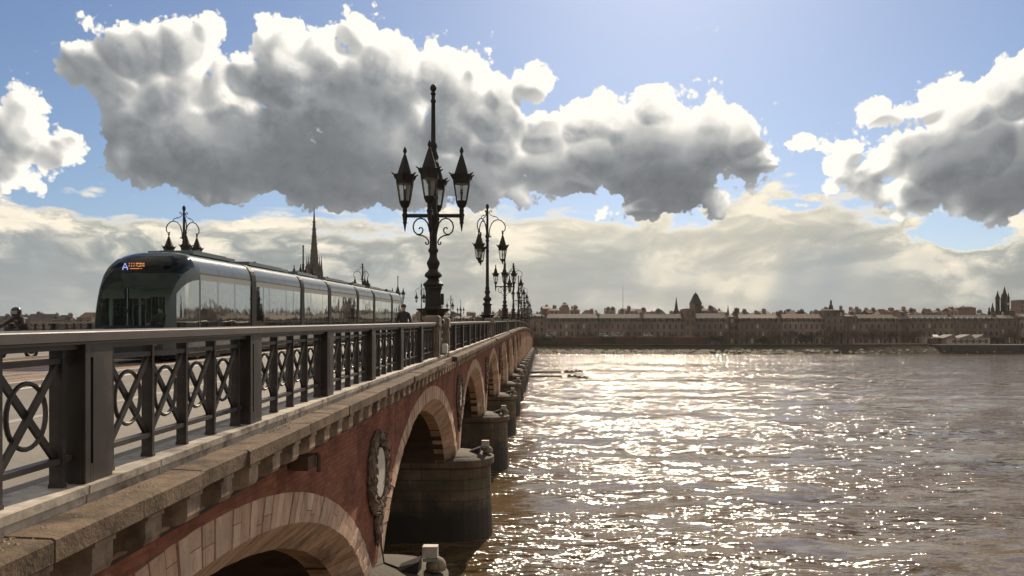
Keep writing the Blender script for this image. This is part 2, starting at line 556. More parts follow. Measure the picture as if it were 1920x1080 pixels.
def brick_mat(name='spandrel_brick', axis='yz'):
    m, N, b = MAT(name)
    t = m.node_tree
    geo = t.nodes.new('ShaderNodeNewGeometry')
    P = geo.outputs['Position']; s = N.sep(P)
    uv = N.comb(s[1], s[2], 0)
    br = t.nodes.new('ShaderNodeTexBrick')
    br.inputs['Scale'].default_value = 1.0
    br.inputs['Brick Width'].default_value = .235; br.inputs['Row Height'].default_value = .075
    br.inputs['Mortar Size'].default_value = .007; br.inputs['Mortar Smooth'].default_value = .3
    br.inputs['Bias'].default_value = -.1
    br.inputs['Color1'].default_value = (.34, .128, .078, 1); br.inputs['Color2'].default_value = (.22, .080, .052, 1)
    br.inputs['Mortar'].default_value = (.22, .13, .09, 1)
    N._in(br, 'Vector', uv)
    n = N.noise(P, 1.1, 6, .65)
    c = N.v('SCALE', br.outputs[0], N.rng(n, .3, .7, .55, 1.35))
    n2 = N.noise(N.v('MULTIPLY', P, (1, 1, .3)), .9, 5, .6)
    c = N.mix(N.rng(n2, .52, .72, 0, .65, smooth=True), c, (.085, .042, .030))
    n3 = N.noise(N.v('MULTIPLY', P, (1, 5.0, .25)), 1.2, 4, .6)
    c = N.mix(N.rng(n3, .56, .72, 0, .55, smooth=True), c, (.11, .06, .045))
    n4 = N.noise(P, 2.6, 5, .7)
    c = N.mix(N.rng(n4, .60, .72, 0, .5, smooth=True), c, (.50, .33, .24))
    N._in(b, 'Base Color', c); b.inputs['Roughness'].default_value = .9
    b.inputs['Specular IOR Level'].default_value = .2
    bn = t.nodes.new('ShaderNodeBump'); bn.inputs['Distance'].default_value = .02
    h = N.m('MULTIPLY_ADD', N.noise(P, 22, 4, .7), .55, N.m('MULTIPLY', br.outputs['Fac'], -.5))
    N._in(bn, 'Height', h); N._in(b, 'Normal', bn.outputs[0])
    return m


def pier_mat():
    m, N, b = MAT('pier_stone')
    t = m.node_tree
    geo = t.nodes.new('ShaderNodeNewGeometry'); P = geo.outputs['Position']; s = N.sep(P)
    br = t.nodes.new('ShaderNodeTexBrick')
    br.inputs['Scale'].default_value = 1.0
    br.inputs['Brick Width'].default_value = 1.1; br.inputs['Row Height'].default_value = .42
    br.inputs['Mortar Size'].default_value = .012
    br.inputs['Color1'].default_value = (.15, .105, .068, 1); br.inputs['Color2'].default_value = (.11, .077, .050, 1)
    br.inputs['Mortar'].default_value = (.03, .022, .018, 1)
    N._in(br, 'Vector', N.comb(N.m('ADD', s[1], s[0]), s[2], 0))
    n = N.noise(P, .9, 7, .65)
    c = N.v('SCALE', br.outputs[0], N.rng(n, .3, .7, .5, 1.6))
    stn = N.noise(N.v('MULTIPLY', P, (2.6, 2.6, .22)), 1.6, 4, .6)
    c = N.mix(N.rng(stn, .56, .70, 0, .7, smooth=True), c, (.20, .16, .12))
    wet = N.rng(N.m('MULTIPLY_ADD', n, 1.6, s[2]), 1.8, 3.0, .92, 0, smooth=True)
    alg = N.rng(N.m('ABSOLUTE', N.m('SUBTRACT', N.m('MULTIPLY_ADD', n, 1.6, s[2]), 3.1)), .0, .35, .55, 0)
    c = N.mix(alg, c, (.07, .075, .035))
    c = N.mix(wet, c, (.022, .017, .012))
    top = N.rng(N.sep(geo.outputs['Normal'])[2], .5, .9, 0, .8)      # moss on the ledges
    c = N.mix(top, c, (.045, .040, .024))
    N._in(b, 'Base Color', c)
    N._in(b, 'Roughness', N.rng(wet, 0, 1, .85, .5))
    bn = t.nodes.new('ShaderNodeBump'); bn.inputs['Distance'].default_value = .03
    N._in(bn, 'Height', N.m('MULTIPLY_ADD', N.noise(P, 7, 6, .7), .8, N.m('MULTIPLY', br.outputs['Fac'], -.5)))
    N._in(b, 'Normal', bn.outputs[0])
    return m


m_ring = stone_ring_mat()
m_brick = brick_mat()
m_pier = pier_mat()
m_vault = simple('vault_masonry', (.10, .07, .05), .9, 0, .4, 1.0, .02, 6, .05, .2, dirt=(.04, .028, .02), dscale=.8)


# ------------------------------------------------------------------ water
def water_mat():
    m, N, b = MAT('river_water')
    t = m.node_tree
    geo = t.nodes.new('ShaderNodeNewGeometry'); P = geo.outputs['Position']
    s = N.sep(P)
    flat = N.comb(s[0], s[1], 0)
    w = N.noise(flat, .035, 3, .5, color=True, dim='2D')
    Q = N.v('MULTIPLY_ADD', N.v('SUBTRACT', w, (.5, .5, .5)), (14, 9, 0), flat)
    # gust patches, drawn out across the view by the current
    g = N.noise(N.v('MULTIPLY', Q, (.22, 1.0, 1)), .15, 5, .60, dim='2D')
    g2 = N.noise(N.v('MULTIPLY', Q, (.45, 1.0, 1)), .45, 4, .6, dim='2D')
    band = N.noise(N.v('MULTIPLY', Q, (.10, 1.0, 1)), .085, 3, .5, dim='2D')
    g = N.m('MULTIPLY_ADD', N.m('SUBTRACT', band, .5), 1.1, g)
    gust = N.rng(N.m('MULTIPLY_ADD', g2, .55, N.m('MULTIPLY', g, .8)), .55, .70, .06, 1.0, smooth=True)
    mud = N.ramp(N.noise(N.v('MULTIPLY', Q, (.4, 1, 1)), .12, 4, .55, dim='2D'), [(.3, (.095, .062, .030)), (.7, (.155, .106, .055))])
    N._in(b, 'Base Color', mud)
    b.inputs['Roughness'].default_value = .095
    b.inputs['IOR'].default_value = 1.333
    b.inputs['Specular IOR Level'].default_value = .5
    # facets of the ripples given as slopes, so that they stay just as steep in the distance
    def slopes(vec, sc, det, amp, rough=.6):
        c = N.v('SUBTRACT', N.noise(vec, sc, det, rough, color=True, dim='2D'), (.5, .5, .5))
        return N.v('SCALE', c, amp)
    a1 = slopes(N.v('MULTIPLY', Q, (.55, 1.3, 1)), .50, 2, .42)
    a0 = slopes(N.v('MULTIPLY', flat, (.36, 1.2, 1)), 1.5, 2, 1.3, .5)
    a2 = slopes(N.v('MULTIPLY', flat, (.5, 1.3, 1)), 3.0, 2, 1.35, .5)
    a3 = slopes(N.v('MULTIPLY', flat, (.8, 1.2, 1)), 7.5, 2, .95)
    a2 = N.v('ADD', a2, a0)
    fine = N.v('SCALE', N.v('ADD', a2, a3), gust)
    calm = N.v('SCALE', N.v('ADD', a2, a3), .08)
    sl = N.v('ADD', N.v('ADD', a1, fine), calm)
    gn = N.v('ADD', geo.outputs['Normal'], N.v('MULTIPLY', sl, (.75, 1.0, 0)))
    N._in(b, 'Normal', N.v('NORMALIZE', gn))
    return m


m_water = water_mat()


def build_water():
    import numpy as np
    # rows get longer with distance; real low swell on the sheet
    ys = [-60.0, -30.0, -10.0]
    y = 0.0
    while y < 425:
        ys.append(y); y += .12 + y * .010 if y < 120 else 2.5
    ys += [425, 445]
    ys = np.array(ys)
    xs = np.concatenate([np.linspace(-700, -60, 40), np.linspace(-58, -3, 40), np.linspace(-2.5, 60, 330), np.linspace(61, 900, 170)])
    X, Y = np.meshgrid(xs, ys)
    rng = np.random.RandomState(4)
    Z = np.zeros_like(X)
    for k in range(26):
        lam = rng.uniform(1.2, 9.0); th = rng.normal(math.pi / 2, .75); ph = rng.uniform(0, 6.28)
        kx, ky = math.cos(th) * 2 * math.pi / lam, math.sin(th) * 2 * math.pi / lam
        fade = np.clip(1.4 - Y / (lam * 28), 0, 1)
        Z += np.sin(kx * X + ky * Y + ph + .8 * np.sin(.13 * X + .09 * Y + k)) * .0032 * lam * fade
    n0, n1 = X.shape
    V = np.stack([X, Y, Z], -1).reshape(-1, 3)
    idx = np.arange(n0 * n1).reshape(n0, n1)
    F = np.stack([idx[:-1, :-1], idx[:-1, 1:], idx[1:, 1:], idx[1:, :-1]], -1).reshape(-1, 4)
    me = bpy.data.meshes.new('river')
    me.vertices.add(len(V)); me.vertices.foreach_set('co', V.ravel())
    me.loops.add(F.size); me.loops.foreach_set('vertex_index', F.ravel())
    me.polygons.add(len(F)); me.polygons.foreach_set('loop_start', np.arange(len(F)) * 4)
    me.polygons.foreach_set('use_smooth', np.ones(len(F), bool))
    me.update(); me.validate()
    me.materials.append(m_water)
    put('river_water', me, kind='structure')


build_water()
b_ = MB(); b_.add([(-3000, -2500, -1.2), (3000, -2500, -1.2), (3000, 450, -1.2), (-3000, 450, -1.2)], [(0, 1, 2, 3)])
b_.build('river_bed', simple('river_mud', (.09, .065, .045), .9), kind='structure')

# ------------------------------------------------------------------ road deck of the bridge
Y0, Y1 = -14.0, 424.0
NEARX, FARX = -3.2, -24.0


def yrange(a, b, st):
    n = max(1, int(round((b - a) / st)))
    return [a + (b - a) * i / n for i in range(n + 1)]


def strip(x0, x1, z0, z1, ys, mb):
    """solid strip following the deck, heights relative to the eye level line"""
    for a, b in zip(ys[:-1], ys[1:]):
        mb.box(x0, x1, a, b, EYE + z0, EYE + z1, D)


def grid_strip(x0, x1, h, ys, mb):
    vs = []
    for y in ys:
        vs += [(x0, y, up(y) + h), (x1, y, up(y) + h)]
    mb.add(vs, [(2 * i, 2 * i + 1, 2 * i + 3, 2 * i + 2) for i in range(len(ys) - 1)])


ysd = yrange(Y0, Y1, 6.0)


def asphalt(name, c, paver=None):
    m, N, b = MAT(name); t = m.node_tree
    geo = t.nodes.new('ShaderNodeNewGeometry'); P = geo.outputs['Position']
    n = N.noise(P, 60, 4, .7); n2 = N.noise(P, .8, 5, .6)
    cc = N.v('SCALE', c, N.m('MULTIPLY', N.rng(n, .3, .7, .75, 1.25), N.rng(n2, .3, .7, .8, 1.2)))
    h = n
    if paver:
        br = t.nodes.new('ShaderNodeTexBrick')
        br.inputs['Scale'].default_value = 1; br.inputs['Brick Width'].default_value = paver[0]
        br.inputs['Row Height'].default_value = paver[1]; br.inputs['Mortar Size'].default_value = paver[2]
        br.inputs['Color1'].default_value = (1.15, 1.15, 1.15, 1); br.inputs['Color2'].default_value = (.8, .8, .8, 1)
        br.inputs['Mortar'].default_value = (.35, .33, .3, 1)
        s = N.sep(P); N._in(br, 'Vector', N.comb(s[0], s[1], 0))
        cc = N.mix(1.0, cc, br.outputs[0], 'MULTIPLY')
        h = N.m('MULTIPLY_ADD', n, .3, N.m('MULTIPLY', br.outputs['Fac'], -1))
    N._in(b, 'Base Color', cc); b.inputs['Roughness'].default_value = .75
    bn = t.nodes.new('ShaderNodeBump'); bn.inputs['Distance'].default_value = .006
    N._in(bn, 'Height', h); N._in(b, 'Normal', bn.outputs[0])
    return m


m_foot = asphalt('footway_surface', (.21, .185, .155))
m_road = asphalt('asphalt', (.19, .168, .145))
m_sett = asphalt('tram_paving', (.29, .19, .125), (.42, .20, .02))
m_kerb = simple('granite_kerb', (.36, .33, .29), .8, 0, .2, 8, .003, 60)
m_white = simple('road_paint', (.72, .69, .62), .6, 0, .2, 5)
m_rail = simple('steel_rail', (.35, .33, .31), .3, 1.0, .2, 3)

mb = MB(); grid_strip(-6.0, -3.2, -1.17, ysd, mb); mb.build('pavement', m_foot, kind='structure')
mb = MB(); grid_strip(-24.0, -21.4, -1.17, ysd, mb); mb.build('pavement', m_foot, kind='structure')
mb = MB(); grid_strip(-21.4, -6.0, -1.30, ysd, mb); mb.build('road', m_road, kind='structure')
mb = MB(); grid_strip(-17.2, -10.2, -1.292, ysd, mb); trk = mb.build('tram_track_paving', m_sett, kind='structure')
for x in (-11.58, -13.02, -14.75, -16.19):
    mb = MB(); strip(x - .035, x + .035, -1.33, -1.284, ysd, mb); mb.build('rail', m_rail, trk)
for x in (-12.3, -15.47):
    mb = MB(); strip(x - .12, x + .12, -1.33, -1.286, ysd, mb); mb.build('power_strip', m_rail, trk)
for x0, x1, h in ((-6.16, -6.0, -1.165), (-21.4, -21.24, -1.165), (-10.35, -10.15, -1.22), (-17.25, -17.05, -1.22)):
    mb = MB()
    for a in yrange(Y0, 90, 1.0)[:-1]:
        mb.box(x0, x1, a + .006, a + .994, EYE - 1.4, EYE + h, D)
    strip(x0, x1, -1.4, h, yrange(90, Y1, 8.0), mb)
    mb.build('kerb', m_kerb, kind='structure')
mb = MB(); grid_strip(-9.85, -9.70, -1.294, ysd, mb); mb.build('lane_line', m_white, kind='structure')
mb = MB()
for a in yrange(Y0, 200, 4.0)[:-1]:
    grid_strip(-6.62, -6.50, -1.294, [a, a + 2.2], mb)
mb.build('lane_line', m_white, kind='structure')
# dark gutter line beside the kerb
mb = MB(); grid_strip(-6.48, -6.17, -1.295, ysd, mb); mb.build('gutter', asphalt('gutter_asphalt', (.05, .045, .04)), kind='structure')

# ------------------------------------------------------------------ the stone bridge
bridge = thing('stone_bridge', 'long stone and red brick arch bridge crossing the brown river on round nosed piers', 'bridge', (0, 0, 0))
FX = -3.3          # plane of the facade
ZW = EYE - 8.1
# arch centres and half spans
cent = [8.4, 25.3]
gap = 17.6
while cent[-1] < 400:
    cent.append(cent[-1] + gap); gap = min(19.8, gap + .35)
cent.insert(0, -8.4)
bound = [-17.0] + [(a + b) / 2 for a, b in zip(cent[:-1], cent[1:])] + [cent[-1] + 10]
NA = len(cent)
SPR = EYE - 5.7


def arch(i):
    yc = cent[i]; hs = (bound[i + 1] - bound[i]) / 2
    ao = hs * 1.025; ai = hs * .862
    to = EYE - 2.02 + D(yc); ti = to - .80
    return yc, ao, to - SPR + .45, ai, ti - SPR, hs


def ext_z(i, y):
    yc, ao, bo, ai, bi, hs = arch(i)
    t = min(1, abs(y - yc) / ao)
    return (SPR - .45) + bo * math.sqrt(1 - t * t)


NV = {1: 70, 2: 54, 3: 42, 4: 32, 5: 24}
count_v = 0
for i in range(NA):
    yc, ao, bo, ai, bi, hs = arch(i)
    lo, hi = bound[i], bound[i + 1]
    # brick spandrel
    ys = [lo + (hi - lo) * k / 40 for k in range(41)]
    vs = []
    for y in ys:
        vs += [(FX, y, min(ext_z(i, y) + .002, up(y) - 1.75)), (FX, y, up(y) - 1.70)]
    mb = MB(); mb.add(vs, [(2 * k, 2 * k + 2, 2 * k + 3, 2 * k + 1) for k in range(40)])
    mb.build('spandrel', m_brick, bridge)
    # ring of voussoirs
    n = NV.get(i, 24)
    indiv = i in NV
    t0 = .10
    ring = MB()
    rg = random.Random(100 + i)
    # joints spaced evenly along the ring
    M = 400; acc = [0.0]; tt = [t0 + (math.pi - 2 * t0) * k / M for k in range(M + 1)]
    for k in range(M):
        p = (ai * math.cos(tt[k]), bi * math.sin(tt[k])); q = (ai * math.cos(tt[k + 1]), bi * math.sin(tt[k + 1]))
        acc.append(acc[-1] + math.dist(p, q))
    cuts = []
    for k in range(n + 1):
        s = acc[-1] * k / n
        if 0 < k < n: s += rg.uniform(-.12, .12) * acc[-1] / n
        j = min(range(M + 1), key=lambda q: abs(acc[q] - s)); cuts.append(tt[j])

    def pt(t, f, x):
        ca, sa = math.cos(t), math.sin(t)
        yi, zi = yc + ai * ca, SPR + bi * sa
        yo, zo = yc + ao * ca, SPR - .45 + bo * sa
        yo = max(lo, min(hi, yo))
        return (x, yi + (yo - yi) * f, zi + (zo - zi) * f)
    for k in range(n):
        a, b = cuts[k], cuts[k + 1]; g = .0016 * 8 / ai * (1 if indiv else .8)
        a += g; b -= g
        fr = [0, .48, 1.0]
        if indiv and i <= 3 and rg.random() < .35:
            fr = [0, .48, rg.uniform(.6, .85), 1.0]
        off = rg.uniform(-.016, .006)
        fsets = [(0, .48, fr[2])] if len(fr) == 4 else [(0, .48, 1.0)]
        if len(fr) == 4: fsets.append((fr[2] + .012, 1.0))
        for fs in fsets:
            mbv = MB() if indiv else ring
            prof = []
            for f in fs:
                x = FX + .012 + off + (-.40 * (1 - f / .48) if f < .48 else 0)
                prof.append((f, x))
            back = FX - .75
            A = [pt(a, f, x) for f, x in prof] + [pt(a, fs[-1], back), pt(a, fs[0], back)]
            B = [pt(b, f, x) for f, x in prof] + [pt(b, fs[-1], back), pt(b, fs[0], back)]
            m_ = len(A)
            mbv.add(A + B, [tuple(range(m_)), tuple(reversed(range(m_, 2 * m_)))] + [(q, m_ + q, m_ + (q + 1) % m_, (q + 1) % m_) for q in range(m_)])
            if indiv:
                # the block's own origin so that the random grain differs
                mbv.build('voussoir', m_ring, bridge); count_v += 1
    if not indiv:
        ring.build('arch_ring', m_ring, bridge)
    # barrel vault
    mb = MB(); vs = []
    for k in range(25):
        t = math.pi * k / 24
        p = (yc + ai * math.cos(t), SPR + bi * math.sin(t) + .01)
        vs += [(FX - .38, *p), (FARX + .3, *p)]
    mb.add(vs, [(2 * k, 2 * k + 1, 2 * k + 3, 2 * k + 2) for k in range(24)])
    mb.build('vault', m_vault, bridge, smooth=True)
print('voussoirs', count_v)

# frieze strip behind the modillions, deck slab, far facade
mb = MB(); strip(FX - .3, FX + .03, -1.88, -1.412, ysd, mb); mb.build('frieze', simple('shaded_stained_stone', (.05, .036, .027), .9, 0, .5, 4, .006, 30), bridge)  # dark colour holds coping shade in the modillion gaps, besides black water staining
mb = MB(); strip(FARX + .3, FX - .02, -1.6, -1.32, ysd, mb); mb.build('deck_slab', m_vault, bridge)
# solid pavement bed below both pavements
mb = MB(); strip(-6.1, -3.35, -1.4, -1.175, ysd, mb); strip(-24.0, -21.3, -1.4, -1.175, ysd, mb); mb.build('pavement_bed', m_kerb, bridge)

# piers
pier_top = EYE - 4.72


def make_pier(k, y):
    hw = 1.46
    mb = MB()

    def outline(grow, z, xn):
        pts = [(FARX - .5, y - hw - grow, z)]
        n = 14
        for j in range(n + 1):
            a = -math.pi / 2 + math.pi * j / n
            pts.append((FX - .05 + (xn + grow) * math.cos(a) ** .85 if abs(math.cos(a)) > 1e-6 else FX - .05, y + (hw + grow) * math.sin(a), z))
        pts.append((FARX - .5, y + hw + grow, z))
        return pts
    rings = [outline(.10, -2.0, 1.42), outline(.04, 1.0, 1.40), outline(0, pier_top - .45, 1.38)]
    mb.ring_sweep(rings)
    o = mb.build('pier', m_pier, bridge)
    mb = MB()
    mb.ring_sweep([outline(.02, pier_top - .448, 1.38), outline(.12, pier_top - .36, 1.40), outline(.12, pier_top - .10, 1.40), outline(.04, pier_top - .06, 1.38), outline(-.05, pier_top - .02, 1.32)])
    mb.build('pier_cornice', m_pier, o)
    # sloping weathered top against the wall
    mb = MB()

    def capring(s, z):
        return [(FX - .1 + max(0, math.cos(-math.pi / 2 + math.pi * j / 12)) * 1.36 * s, y + math.sin(-math.pi / 2 + math.pi * j / 12) * (hw - .08) * (.35 + .65 * s), z) for j in range(13)]
    mb.ring_sweep([capring(.95, pier_top - .03), capring(.8, pier_top + .04), capring(.45, pier_top + .10), capring(.15, pier_top + .14)])
    mb.build('pier_top', m_pier, o, smooth=False)
    return o


piers = []
for i in range(1, NA):
    piers.append(bound[i])
    make_pier(i, bound[i])

# modillions (brackets under the coping)
md = MB()
prof = [(FX + .02, -1.412), (-2.83, -1.412), (-2.83, -1.455), (-2.85, -1.46), (-2.85, -1.60), (-2.87, -1.645), (-2.93, -1.67), (-3.06, -1.685), (-3.12, -1.76), (FX + .02, -1.79)]
# mesh in local frame, y centred
mh = .13
A = [(x, -mh, z) for x, z in prof]; B = [(x, mh, z) for x, z in prof]; n_ = len(prof)
md.add(A + B, [tuple(reversed(range(n_))), tuple(range(n_, 2 * n_))] + [(q, (q + 1) % n_, n_ + (q + 1) % n_, n_ + q) for q in range(n_)])
me_mod = md.mesh('modillion', m_modil)
y = .40
rest = MB()
while y < 330:
    if y < 100:
        put('modillion', me_mod, bridge, (0, y, up(y)))
    else:
        o = len(rest.v)
        rest.add([(x, yy + y, z + up(y)) for x, yy, z in A + B], [tuple(reversed(range(n_))), tuple(range(n_, 2 * n_))] + [(q, (q + 1) % n_, n_ + (q + 1) % n_, n_ + q) for q in range(n_)])
    y += .72
rest.build('modillion', m_modil, bridge, kind='stuff')

# lamp pedestal positions
LAMPY = [27.0 + 28.5 * k for k in range(13)]


def in_ped(y, m=1.9):
    return any(abs(y - l) < m for l in LAMPY)


# coping slabs and plinth blocks
rg = random.Random(5)
y = -6.0; rest = MB(); restp = MB()
while y < 420:
    L = 1.08 if y < 110 else 3.0
    a, b = y + .005, y + L - .005
    jx = rg.uniform(-.012, .012); jz = rg.uniform(-.006, .006)
    xo = -2.80 + jx - (.16 if in_ped(y + L / 2, 1.5) else 0)
    def slab(mb, a, b):
        pr = [(FX + .05, -1.41), (xo - .01, -1.41), (xo, -1.40), (xo, -1.275 + jz), (xo - .02, -1.262 + jz), (-3.05, -1.252 + jz), (FX + .05, -1.252)]
        A = [(x, a, z + up(a)) for x, z in pr]; B = [(x, b, z + up(b)) for x, z in pr]; n = len(pr)
        mb.add(A + B, [tuple(reversed(range(n))), tuple(range(n, 2 * n))] + [(q, (q + 1) % n, n + (q + 1) % n, n + q) for q in range(n)])
    if y < 110:
        mb = MB(); slab(mb, a, b); mb.build('coping_slab', m_coping, bridge)
        mb = MB(); jj = rg.uniform(-.006, .006); mb.box(-3.45, -3.065 + jj, a - .2, b - .2, EYE - 1.185, EYE - 1.128, D); mb.box(-3.45, -3.085 + jj, a - .2, b - .2, EYE - 1.30, EYE - 1.1855, D)
        mb.build('plinth_block', m_plinth, bridge)
    else:
        slab(rest, a, b); restp.box(-3.45, -3.07, a - .2, b - .2, EYE - 1.30, EYE - 1.128, D)
    y += L
rest.build('coping_slab', m_coping, bridge, kind='stuff')
restp.build('plinth_block', m_plinth, bridge, kind='stuff')

# lichen and crumbs on the near coping
crumb = MB()
for k in range(420):
    yy = rg.uniform(2.2, 15) if rg.random() < .8 else rg.uniform(15, 26)
    cx = rg.choice([3.4, 4.6, 6.2, 9.5, 12.0]) if rg.random() < .6 else None
    if cx: yy = cx + rg.gauss(0, .35)
    xx = -3.04 + abs(rg.gauss(0, .07)); r = rg.uniform(.006, .02)
    if xx > -2.82: continue
    zz = up(yy) - 1.253 - (xx + 3.05) * .04
    q = [(xx + r * math.cos(j * 1.2566 + k) * rg.uniform(.6, 1.3), yy + r * 1.4 * math.sin(j * 1.2566 + k), zz - .004) for j in range(5)]
    crumb.add(q + [(xx, yy, zz + r * rg.uniform(.3, .8))], [(j, (j + 1) % 5, 5) for j in range(5)])
crumb.build('lichen_crumbs', simple('lichen', (.26, .21, .15), .95, 0, .5, 30), kind='stuff')

# medallions (wreath, plaque and ribbon) in the brick between two arches
m_wreath = simple('carved_wreath', (.20, .15, .115), .9, 0, .5, 9, .01, 30, .05, .2, dirt=(.06, .045, .035), dscale=5)
m_plaq = simple('plaque_marble', (.55, .50, .43), .6, 0, .2, 5)
rg = random.Random(11)
wm = MB()
rings = []
for k in range(72):
    a = 2 * math.pi * k / 72
    R = .78
    c = Vector((.07, R * 1.0 * math.cos(a), R * .92 * math.sin(a)))
    ra = Vector((0, math.cos(a), math.sin(a)))
    rr = .145 * (1 + .18 * math.sin(k * 2.1) + rg.uniform(-.15, .15))
    rings.append([c + ra * rr * math.cos(2 * math.pi * j / 10) + Vector((1, 0, 0)) * rr * .8 * math.sin(2 * math.pi * j / 10) * rg.uniform(.8, 1.25) for j in range(10)])
wm.ring_sweep(rings, loop=True)
for k in range(150):   # leaves
    a = rg.uniform(0, 2 * math.pi); R = .78 + rg.uniform(-.2, .2)
    c = Vector((.12 + rg.uniform(0, .10), R * math.cos(a), R * .92 * math.sin(a)))
    u = Vector((rg.uniform(.0, .6), -math.sin(a) + rg.uniform(-.5, .5), math.cos(a) + rg.uniform(-.5, .5))).normalized() * rg.uniform(.07, .13)
    w = Vector((.5, rg.uniform(-1, 1), rg.uniform(-1, 1))).normalized() * .04
    wm.add([c - u, c + w, c + u, c - w, c + Vector((.04, 0, 0))], [(0, 1, 4), (1, 2, 4), (2, 3, 4), (3, 0, 4)])
me_wreath = wm.mesh('wreath', m_wreath)
rb = MB()
for sgn in (-1, 1, -.4, .3):
    pts = [(.08, 0.02 * sgn, -.80)]
    for k in range(1, 9):
        pts.append((.08 + .03 * math.sin(k * 1.7), sgn * (.06 + .16 * math.sin(k * .55)) + rg.uniform(-.03, .03), -.80 - k * .085))
    rb.tube(pts, [.05, .09, .10, .08, .07, .09, .08, .06, .03], 6, flat=.7)
me_rib = rb.mesh('ribbon', m_wreath)
pq = MB()
pq.ring_sweep([[(.0, .50 * math.cos(2 * math.pi * j / 24), .52 * math.sin(2 * math.pi * j / 24)) for j in range(24)], [(.15, .48 * math.cos(2 * math.pi * j / 24), .50 * math.sin(2 * math.pi * j / 24)) for j in range(24)]])
me_plq = pq.mesh('plaque', m_plaq)
for i, y in enumerate(piers[1:9]):
    md_ = put('medallion', me_wreath, bridge, (FX, y, EYE - 3.08 + D(y)))
    md_.scale = (.7, 1, 1)
    put('plaque', me_plq, md_); put('ribbon', me_rib, md_)

# rusty drain box with spout and a hanging cable
mb = MB(); mb.box(-3.27, -3.02, 10.9, 11.30, up(11.1) - 1.98, up(11.1) - 1.80)
mb.tube([(-3.02, 11.28, up(11.5) - 1.80), (-2.98, 11.28, up(11.5) - 1.84), (-2.98, 11.28, up(11.5) - 2.06)], .03, 8)
mb.build('drain_box', simple('rusty_box', (.10, .055, .035), .8, 0, .4, 8), bridge)
mb = MB(); yb = piers[1]
pts = [(FX + .05, yb + .3, EYE - 4.0 + D(yb)), (FX + .06, yb + .25, EYE - 4.25), (FX + .15, yb + .1, pier_top + .15), (FX + .5, yb - .2, pier_top + .12), (FX + .9, yb, pier_top + .1)]
mb.tube(pts, .018, 5); mb.build('power_cable', m_iron, bridge)

# floodlights on the pier noses
m_box = simple('floodlight_housing', (.50, .46, .40), .45, .2, .2, 8, dirt=(.2, .17, .14), dscale=4)
m_lens = simple('floodlight_glass', (.25, .27, .26), .1, 0, .1)
m_drum = simple('drum_stone', (.26, .21, .15), .9, 0, .4, 6, .01, 30, dirt=(.08, .06, .04), dscale=5)
ORD = ['first', 'second', 'third', 'fourth', 'fifth', 'sixth', 'seventh', 'eighth', 'ninth', 'tenth', 'eleventh', 'twelfth']
fl0 = None
for k, y in enumerate(piers[1:10]):
    lab = 'pale boxy floodlight with round drum on the top of the %s pier from the camera' % ORD[k]
    loc = (-2.18, y - .1, pier_top + .02)
    if fl0 is None:
        fl0 = thing('floodlight', lab, 'floodlight', loc, 0, 'floodlights on the bridge piers')
        mb = MB(); mb.lathe([(.0, .0), (.19, .0), (.21, .05), (.20, .14), (.15, .22), (.07, .27), (0, .285)], 16, (.10, .12)); mb.build('drum', m_drum, fl0, smooth=True)
        mb = MB(); mb.box(-.15, .15, -.10, .12, .30, .52); mb.box(-.03, .03, -.02, .04, .2, .30); mb.build('housing', m_box, fl0)
        mb = MB(); mb.box(-.14, .14, -.108, -.1, .22, .29); mb.build('lens', m_lens, fl0)
        mb = MB(); mb.add([(-.72, -.25, .0), (-.22, -.3, .0), (-.2, .15, .0), (-.7, .1, .0), (-.62, -.1, .12), (-.2, -.25, .26), (-.18, .1, .3), (-.6, .1, .14)], [(0, 3, 2, 1), (4, 5, 6, 7), (0, 1, 5, 4), (1, 2, 6, 5), (2, 3, 7, 6), (3, 0, 4, 7)]); mb.build('projector', m_iron, fl0)
    else:
        dup(fl0, loc, 0, lab)

# ------------------------------------------------------------------ iron railing
SL = .0215
RX = -3.24         # middle plane of the railing
PITCH = 3.28
CELL = .66
mb = MB(); mb.box(-.045, .045, -.019, .019, -1.135, -.165); mb.box(-.05, .05, -.024, .024, -1.135, -1.10); me_bal = mb.mesh('baluster', m_iron_b)
ztr, zbr = -.275, -.945
h0, h1 = zbr + .02, ztr - .02


def crossbar(sgn):
    mb = MB()
    a, b = (-CELL / 2 + .02, CELL / 2 - .02)
    za, zb = (h0, h1) if sgn > 0 else (h1, h0)
    mb.bar((sgn * .011, a, za + SL * a), (sgn * .011, b, zb + SL * b), .050, .024)
    return mb.mesh('cross_bar', m_iron_b)


me_x1, me_x2 = crossbar(1), crossbar(-1)
mb = MB(); R = .205; zc_ = (h0 + h1) / 2
mb.tube([(-.005, R * math.cos(2 * math.pi * k / 28), zc_ + R * 1.02 * math.sin(2 * math.pi * k / 28)) for k in range(28)], .016, 6, loop=True)
me_ring = mb.mesh('ring', m_iron_b, smooth=True)


def post_mesh():
    mb = MB()
    x0, x1 = .0, .125
    mb.box(x0, x1 - .022, -.18, .18, -1.135, -.165)
    # outer plate with an open groove
    xa, xb = x1 - .020, x1
    mb.box(xa, xb, -.18, -.115, -1.135, -.165); mb.box(xa, xb, -.08, .18, -1.135, -.165)
    mb.box(xa, xb, -.112, -.083, -1.135, -1.0); mb.box(xa, xb, -.112, -.083, -.26, -.165)
    # same towards the camera
    mb.box(x0 - .06, x0 - .001, -.12, .12, -1.135, -.165)
    return mb.mesh('post', m_iron_b)


me_post = post_mesh()


